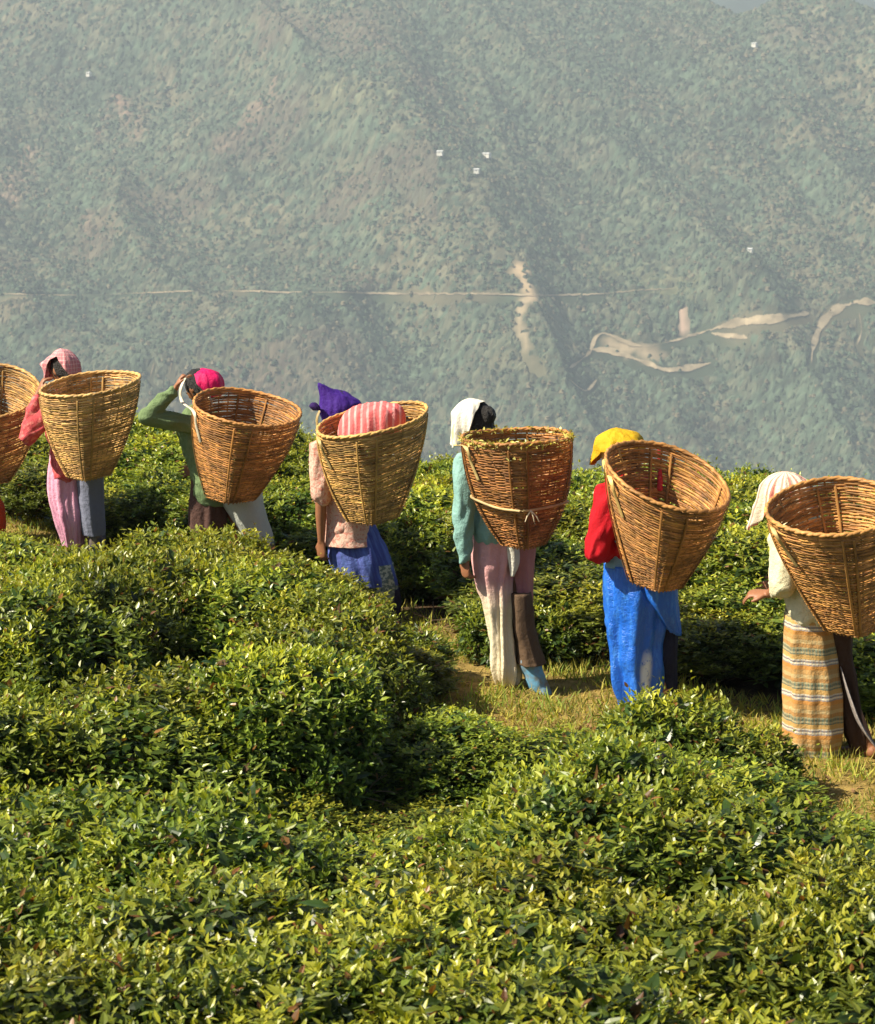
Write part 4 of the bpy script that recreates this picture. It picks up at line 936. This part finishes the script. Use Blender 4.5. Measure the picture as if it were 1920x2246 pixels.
boots(P, None, [(((213, 1183, -.05), (213, 1232, -.05), (196, 1243, .05)), rubber("navy_rubber", (.03, .035, .09)), 1)])
rebase(P['root'], P['base'])
basket('yellow-tan basket behind the red sleeve and pink checked scarf', 15.2, (197, 841), (89, 853), (305, 828), .12, (195, 1047), 50, (.58, .41, .18), 2.0, 1, head=None)

# -- 2 : magenta scarf, green sweater
green = fabric("green_knit", (.17, .25, .115), fold=.6)
P = person('person in a magenta headscarf and green sweater, elbow out and hand at the brow', 15.05, (-.80, .60), (436, 850, .05), (440, 958, .05), (470, 1062, 0), (322, 914, -.20), (385, 852, -.14), [(455, 1270, .05), (584, 1240, -.03)], hpitch=.55,
           sleeve=(424, 934, -.08), torso_mat=green, hem=-.03, sl_r=.054, sleeve_to=1.88, seed=4, handL=((.45, .1, .8), (-1, 0, .5), (.2, -1, 0), .9))
scarf(P, fabric("magenta_scarf", (.74, .006, .13), rough=.55), [(0, .23), (70, .24), (130, .17), (180, .11), (225, .10), (262, .19), (290, .25), (330, .25)], off=(.045, 0, .008), r=(.120, .120, .120), folds=(6, .003), seed=5, flare=[(0, .05), (90, 0), (200, 0), (300, .05)], peaks=[((.7, -.5, .5), .012, .5)])
loft("trousers", P, [(1050, 416, 500), (1100, 414, 496), (1160, 416, 492), (1240, 425, 488)], fabric("brown_cloth", (.10, .052, .042)), folds=(5, .016), seed=8)
loft("trouser_leg", P, [(1075, 470, 572), (1120, 498, 580), (1165, 528, 592), (1200, 548, 600)], fabric("pale_grey_cloth", (.52, .55, .50)), nseg=36, folds=(4, .008), dof=-.02, seed=9)
boots(P, None, [(((584, 1203, -.03), (584, 1236, -.03), (560, 1246, .05)), rubber("black_rubber", (.02, .02, .022)), 1)], "shoe")
rebase(P['root'], P['base'])
basket('orange-brown basket beside the raised green sleeve and magenta scarf', 14.78, (542, 893), (425, 878), (658, 911), .20, (506, 1096), 56, (.41, .225, .08), 1.75, 2, head=(P['H']+np.array([-.02, 0, -.06]), P['l'], P['f']), strap_tint=(.62, .55, .42))

# -- 3 : purple pointed scarf, peach blouse
peach = fabric("peach_print_cloth", (.76, .50, .40), pattern=pat_spots((.62, .27, .21), 55, .52, .6))
P = person('person in a pointed purple headscarf and short-sleeved peach blouse with one arm hanging', 14.3, (-.74, .67), (741, 900, .08), (748, 1008, .03), (782, 1185, 0), (704, 1105, -.13), (705, 1188, -.10), [(800, 1385, .05), (862, 1385, -.05)], hpitch=.3,
           sleeve=(702, 985, -.13), torso_mat=peach, sl_r=.058, sleeve_to=.86, hem=.10, seed=6)
scarf(P, fabric("purple_scarf", (.050, .012, .23), rough=.7), [(0, .25), (90, .25), (150, .24), (185, .22), (230, .30), (270, .33), (320, .30)], off=(.005, 0, .005), r=(.122, .120, .120), peaks=[((-.60, -.25, .85), .105, .34), ((1, -.3, .30), .035, .35)], folds=(5, .003), seed=7)
0 and loft("headscarf_lining", P, [(872, 699, 704, 1), (900, 695, 702, 1), (935, 697, 704, 1)], fabric("pale_lining", (.50, .40, .45)), nseg=24, nrow=14, folds=(3, .001), dof=-.06)
loft("knotted_corner", P, [(884, 684, 692, 1), (891, 680, 700, 1), (899, 690, 704, 1)], fabric("dark_purple", (.03, .01, .10)), nseg=20, nrow=8, folds=(3, .003), dof=-.03)
loft("blouse_hem", P, [(1040, 704, 800, .9), (1090, 708, 806, .9), (1150, 710, 818, .9), (1192, 708, 832, .9)], peach, folds=(5, .006), seed=11)
loft("skirt", P, [(1150, 728, 822), (1190, 722, 842), (1230, 724, 860), (1280, 745, 870)], fabric("blue_skirt", (.075, .095, .36), pattern=streak((.14, .22, .60), 34, .8)), folds=(8, .012), ratio=.75, seed=12)
loft("patterned_underskirt", P, [(1235, 778, 866, .7), (1275, 795, 872, .7), (1312, 812, 872, .7)], fabric("grey_green_print", (.17, .22, .20), pattern=pat_spots((.50, .52, .42), 45, .5, .56)), nseg=48, folds=(5, .008), dof=.0, seed=13)
loft("stocking", P, [(1290, 830, 876), (1340, 836, 878), (1385, 840, 876)], fabric("navy_cloth", (.022, .020, .055)), nseg=32, folds=(4, .006), seed=14)
rebase(P['root'], P['base'])
_, sf = basket('yellow basket with a pink striped cloth heaped in it', 14.0, (816, 920), (696, 945), (936, 900), .13, (818, 1142), 60, (.54, .37, .14), 1.9, 3, head=(P['H']+np.array([-.03, 0, -.1]), P['l'], P['f']))
# cloth heaped inside the basket
th = np.linspace(0, 2*math.pi, 90, endpoint=False); rows = []; uvs = []
for i in range(34):
    v = i/33; r = .235*math.sin(v*math.pi/2*1.0)**1.0; z = .085*math.cos(v*math.pi/2)**.95-.10*v**5
    c = at(815, 916, 14.02); fo = .009*np.cos(th*15+2*np.sin(th*2))*v
    q = np.stack([c[0]+np.cos(th)*(r+fo)*.86+.045*(1-v), c[1]+np.sin(th)*(r+fo)*.75, c[2]+z+.02*np.cos(th-.4)*v+fo*.6], -1)
    rows.append(q); uvs.append(np.stack([q[:, 0]*1.0, q[:, 1]], -1))
Vc = np.vstack(rows); Vc = Vc+np.array([0, 0, 1])*(.010*((1-np.abs(vnoise(Vc*np.array([1, .4, .4]), 24, 3)))**2))[:, None]
o = link("striped_cloth", mesh_np("striped_cloth", Vc, grid_faces(34, 90), [fabric("pink_stripe_cloth", (.78, .155, .155), pattern=pat_vstripes((.88, .40, .38), 26, .35, .8))], uv=np.vstack(uvs)))
s = o.modifiers.new("thickness", 'SOLIDIFY'); s.thickness = .004
tag(o, 'pink striped cloth heaped in the basket beside the purple scarf', 'cloth')

# -- 4 : white scarf, teal sleeve, pink to cream skirt, pale blue boot
P = person('person in a white headscarf and teal blouse with a long pink and cream skirt', 12.6, (-.72, .69), (1046, 927, .05), (1062, 1050, .04), (1098, 1178, 0), (1017, 1122, -.14), (1020, 1226, -.10), [(1112, 1505, .08), (1176, 1520, -.04)], hpitch=.45,
           sleeve=(1020, 1016, -.13), torso_mat=fabric("teal_blouse", (.27, .49, .45), rough=.6), sl_r=.055, sleeve_to=1.98, hem=.07, bun=(-.005, -.01), seed=8, handL=((.05, .05, -1), (-.8, -.6, 0), (-.5, .8, 0), 1.0))
scarf(P, fabric("white_scarf", (.80, .76, .66)), [(0, .07), (60, .14), (110, .24), (150, .30), (190, .34), (225, .31), (256, .24), (275, .13), (305, .07)], off=(-.022, 0, .012), r=(.112, .118, .122), flare=[(0, 0), (120, .1), (180, .30), (215, .15), (280, 0)], peaks=[((.55, -.4, .8), .018, .3), ((-1, 0, .35), .015, .5)], folds=(6, .006), seed=9)
loft("skirt", P, [(1144, 1034, 1120), (1200, 1033, 1126), (1262, 1040, 1126), (1333, 1064, 1124), (1400, 1076, 1127), (1468, 1079, 1139), (1500, 1092, 1134)], fabric("pink_cream_skirt", (.78, .42, .42), pattern=pat_dip((.80, .70, .50), .40, .58)), folds=(7, .016), twist=1.5, ratio=.8, seed=15)
loft("tucked_white_end", P, [(1190, 1108, 1134, 1), (1226, 1117, 1139, 1), (1264, 1122, 1127, 1)], fabric("white_end", (.78, .76, .66)), nseg=28, nrow=14, folds=(3, .004), dof=-.10)
loft("rear_skirt_fold", P, [(1185, 1100, 1178), (1240, 1112, 1172), (1310, 1124, 1168), (1350, 1126, 1166)], fabric("rose_fold", (.50, .22, .22)), nseg=48, folds=(6, .012), dof=.03, seed=16)
loft("brown_trousers", P, [(1300, 1120, 1168), (1370, 1124, 1172), (1410, 1134, 1180), (1435, 1137, 1188), (1454, 1136, 1194)], fabric("brown_trousers", (.12, .075, .045)), nseg=36, folds=(4, .008), dof=-.03, seed=17)
boots(P, None, [(((1164, 1458, -.05), (1190, 1526, -.06), (1182, 1550, .08)), rubber("pale_blue_rubber", (.13, .33, .52)), 1), (((1108, 1455, .08), (1108, 1496, .08), (1086, 1503, .2)), bpy.data.materials["pale_blue_rubber"], 1)])
rebase(P['root'], P['base'])
_, sf4 = basket('brown barrel-sided basket with a cord tied round it, beside the white scarf', 12.3, (1135, 957), (1016, 959), (1255, 953), .01, (1149, 1197), 50, BROWN, 2.6, 4, head=(P['H']+np.array([-.03, 0, -.09]), P['l'], P['f']), strap_tint=(.70, .52, .22), band=.40)
g = np.random.default_rng(5); n = 420; t = g.uniform(0, 2*math.pi, n); Pp = sf4(t, np.full(n, .99), g.normal(0, .011, n)); Pp[:, 2] += g.uniform(-.004, .016, n)
k = 300; cc = sf4(np.zeros(1), np.ones(1))[0]*.5+sf4(np.array([math.pi]), np.ones(1))[0]*.5; rr = np.sqrt(g.random(k))*.27; t2 = g.uniform(0, 6.28, k)
Pq = cc+np.stack([rr*np.cos(t2), rr*np.sin(t2), -.05-.08*rr+g.uniform(-.01, .02, k)], -1); Pa = np.vstack([Pp, Pq]); n = len(Pa)
V_, F_, C_ = leaves(Pa, g.normal(0, 1, (n, 3))*np.array([1, 1, .4]), np.array([0, 0, 1.])+g.normal(0, .5, (n, 3)), g.uniform(.018, .038, n), g.uniform(.008, .016, n), g.uniform(0, .4, n), g.uniform(0, .5, n), np.array([.42, .36, .10])*g.uniform(.5, 1.5, (n, 1)))
tag(link("plucked_leaves", mesh_np("plucked_leaves", V_, F_, [M_LEAF], C_, smooth=False)), 'yellowish plucked leaves on and around the rim of the corded basket', 'leaves', kind='stuff')

# -- 5 : yellow scarf, red sweater, blue plastic wrap
red = fabric("red_knit", (.52, .006, .016), fold=.35)
P = person('person in a yellow headscarf and red sweater wrapped in shiny blue sheeting', 12.0, (-.72, .69), (1362, 993, .08), (1376, 1112, .04), (1408, 1255, 0), (1312, 1208, -.16), (1352, 1200, .12), [(1400, 1590, .05), (1462, 1580, -.04)], hpitch=.45,
           sleeve=(1338, 1085, -.13), torso_mat=red, sl_r=.068, sleeve_to=1.9, hem=.16, seed=10)
scarf(P, fabric("yellow_scarf", (.66, .40, .010), rough=.7), [(0, .20), (60, .20), (120, .24), (165, .285), (190, .27), (215, .20), (270, .20), (320, .20)], off=(-.005, 0, .010), r=(.132, .134, .126), flare=[(0, .1), (120, .1), (180, .4), (240, .2), (300, 0)], peaks=[((.2, -.3, 1), -.012, .5), ((-.9, -.2, .5), .014, .5), ((.7, -.3, .6), .012, .4)], folds=(6, .005), seed=12)
loft("apron_band", P, [(1180, 1334, 1400), (1215, 1332, 1410), (1240, 1330, 1420)], fabric("pale_blue_cloth", (.25, .45, .62)), nseg=40, nrow=14, folds=(5, .004), seed=17)
def plastic(name, c, c2):
    m, nt, b = new_mat(name); oc = coords(nt); n1 = noise(nt, 18, 5, .7, oc); v = sep(nt, coords(nt, 'UV'))
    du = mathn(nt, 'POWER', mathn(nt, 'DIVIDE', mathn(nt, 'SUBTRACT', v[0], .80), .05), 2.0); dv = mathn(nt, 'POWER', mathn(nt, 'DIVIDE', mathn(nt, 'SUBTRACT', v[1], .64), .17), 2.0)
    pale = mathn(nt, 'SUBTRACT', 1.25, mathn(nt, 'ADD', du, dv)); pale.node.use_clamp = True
    painted_glare = mathn(nt, 'MULTIPLY', pale, ramp(nt, noise(nt, 26, 5, .7, oc), [(.34, (0, 0, 0)), (.48, (1, 1, 1))]))  # white glare spot painted into the sheeting colour, broken by noise
    mp = nd(nt, 'ShaderNodeMapping'); mp.inputs['Scale'].default_value = (1.0, 1.0, .16); nt.links.new(oc, mp.inputs[0])
    cr = ramp(nt, noise(nt, 42, 5, .72, mp.outputs[0]), [(.50, (0, 0, 0)), (.68, (1, 1, 1))])  # lighter upright streaks: crinkle sheen painted into the blue
    base = mixc(nt, mathn(nt, 'MULTIPLY', cr, .5), c, c2); base = mixc(nt, painted_glare, base, (.78, .82, .88)); nt.links.new(base, b.inputs['Base Color'])
    b.inputs['Roughness'].default_value = .34; b.inputs['Specular IOR Level'].default_value = .55
    bump(nt, b, mathn(nt, 'ADD', n1, mathn(nt, 'MULTIPLY', noise(nt, 60, 4, .7, oc), .4)), .8, .016); return m
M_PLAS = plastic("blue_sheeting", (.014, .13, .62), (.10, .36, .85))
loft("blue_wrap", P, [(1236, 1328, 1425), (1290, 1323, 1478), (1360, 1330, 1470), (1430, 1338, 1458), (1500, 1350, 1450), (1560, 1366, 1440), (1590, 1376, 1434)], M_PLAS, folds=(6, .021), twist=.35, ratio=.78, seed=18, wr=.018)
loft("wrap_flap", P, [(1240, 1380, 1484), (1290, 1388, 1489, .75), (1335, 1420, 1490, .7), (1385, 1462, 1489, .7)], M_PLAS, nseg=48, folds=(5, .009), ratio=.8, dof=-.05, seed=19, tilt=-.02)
loft("dark_trousers", P, [(1300, 1436, 1486), (1400, 1442, 1486), (1500, 1448, 1484), (1572, 1452, 1480)], fabric("dark_trousers", (.018, .020, .045)), nseg=36, folds=(4, .010), dof=.0, seed=20)
rebase(P['root'], P['base'])
_, sf5 = basket('orange-brown basket with a red strip hanging in its open mouth, beside the yellow scarf', 11.72, (1466, 1043), (1332, 1006), (1600, 1076), .36, (1440, 1286), 62, (.42, .235, .085), 1.55, 5, head=(P['H']+np.array([-.0, 0, -.03]), P['l'], P['f']), strap_tint=(.62, .42, .15))
b0 = at(1447, 992, 11.95); mb = MB(); mb.add(*tube([b0+np.array([0, .0, .01]), b0+np.array([.003, -.02, -.08]), b0+np.array([.002, -.03, -.16])], [(.013, .005), (.011, .005), (.013, .006)], 10)); mb.add(*tube([b0+np.array([.002, -.034, -.13]), b0+np.array([.001, -.045, -.190])], [(.014, .008), (.015, .008)], 10))
tag(link("red_strip", mb.mesh("red_strip", [fabric("red_strip_cloth", (.70, .05, .06))], color=False)), 'narrow red strip hanging from the back rim inside the basket by the yellow scarf', 'cloth strip')

# -- 6 : cream striped scarf, white sleeve, banded skirt
P = person('person in a cream and pink striped headscarf and white blouse with an orange banded skirt', 11.2, (-.74, .67), (1722, 1094, .10), (1752, 1200, .06), (1792, 1335, 0), (1718, 1284, -.14), (1688, 1302, .02), [(1790, 1690, .08), (1905, 1665, -.05)], hpitch=.5,
           sleeve=(1722, 1180, -.12), torso_mat=fabric("white_blouse", (.80, .74, .50)), bare=True, sl_r=.060, sleeve_to=1.05, hem=.02, seed=12, handL=((-.9, .35, -.05), (0, -.3, 1), (.3, -1, 0), .7))
scarf(P, fabric("cream_striped_scarf", (.80, .69, .54), pattern=pat_vstripes((.72, .22, .17), 17, .32, .9)), [(0, .26), (60, .24), (120, .30), (160, .34), (185, .37), (205, .30), (235, .22), (270, .24), (310, .28), (340, .28)], off=(-.002, 0, .012), r=(.128, .130, .124), flare=[(0, .9), (60, .3), (130, .4), (185, .30), (230, .2), (300, .4)], folds=(9, .009), seed=15, peaks=[((.9, -.4, .5), .02, .5)])
loft("skirt", P, [(1312, 1738, 1790), (1342, 1726, 1822), (1405, 1722, 1836), (1444, 1722, 1842), (1502, 1722, 1850), (1579, 1723, 1850), (1640, 1728, 1845), (1684, 1738, 1836)],
     fabric("banded_skirt", (.62, .30, .07), pattern=pat_bands([(0, (.46, .28, .11)), (.14, (.50, .38, .19)), (.25, (.40, .23, .09)), (.36, (.34, .34, .21)), (.41, (.15, .19, .14)), (.48, (.40, .38, .24)), (.53, (.15, .19, .14)), (.57, (.54, .35, .13)), (.70, (.60, .56, .46)), (.745, (.22, .22, .25)), (.79, (.70, .64, .50)), (.84, (.30, .28, .28)), (.88, (.52, .25, .07))], .178)), folds=(5, .012), ratio=.85, seed=21)
loft("rear_leg_cloth", P, [(1330, 1800, 1880), (1440, 1822, 1872), (1520, 1840, 1884), (1600, 1850, 1900), (1655, 1868, 1912)], fabric("shaded_skirt_cloth", (.07, .035, .022)), nseg=40, folds=(4, .010), dof=.0, seed=22)  # shaded rear of the skirt, its shade painted as dark brown
J = P['J']; pts = [J((1846, 1470, -.06)), J((1864, 1530, -.10)), J((1888, 1590, -.12)), J((1935, 1655, -.12))]
mb = MB(); mb.add(*tube(pts, [(.004, .04), (.007, .07), (.008, .09), (.006, .09)], 14, side=np.array([1, 0, .4]), n=22)); link("skirt_edge", mb.mesh("skirt_edge", [fabric("edge_cloth", (.34, .30, .28))], color=False), P['root'])
M_SAND, _n, _b = new_mat("black_sandal"); _b.inputs['Base Color'].default_value = (.02, .018, .018, 1); _b.inputs['Roughness'].default_value = .6
sandal(P, P['ft'][0]+P['f']*.05-np.array([0, 0, .012]), P['f'], M_SAND); sandal(P, P['ft'][1]+P['f']*.05-np.array([0, 0, .012]), P['f'], M_SAND)
rebase(P['root'], P['base'])
basket('largest brown basket, at the right edge, beside the cream striped scarf', 10.92, (1832, 1110), (1682, 1122), (1982, 1092), .24, (1872, 1384), 66, (.46, .265, .095), 1.55, 6, head=(P['H']+np.array([0, 0, -.04]), P['l'], P['f']))
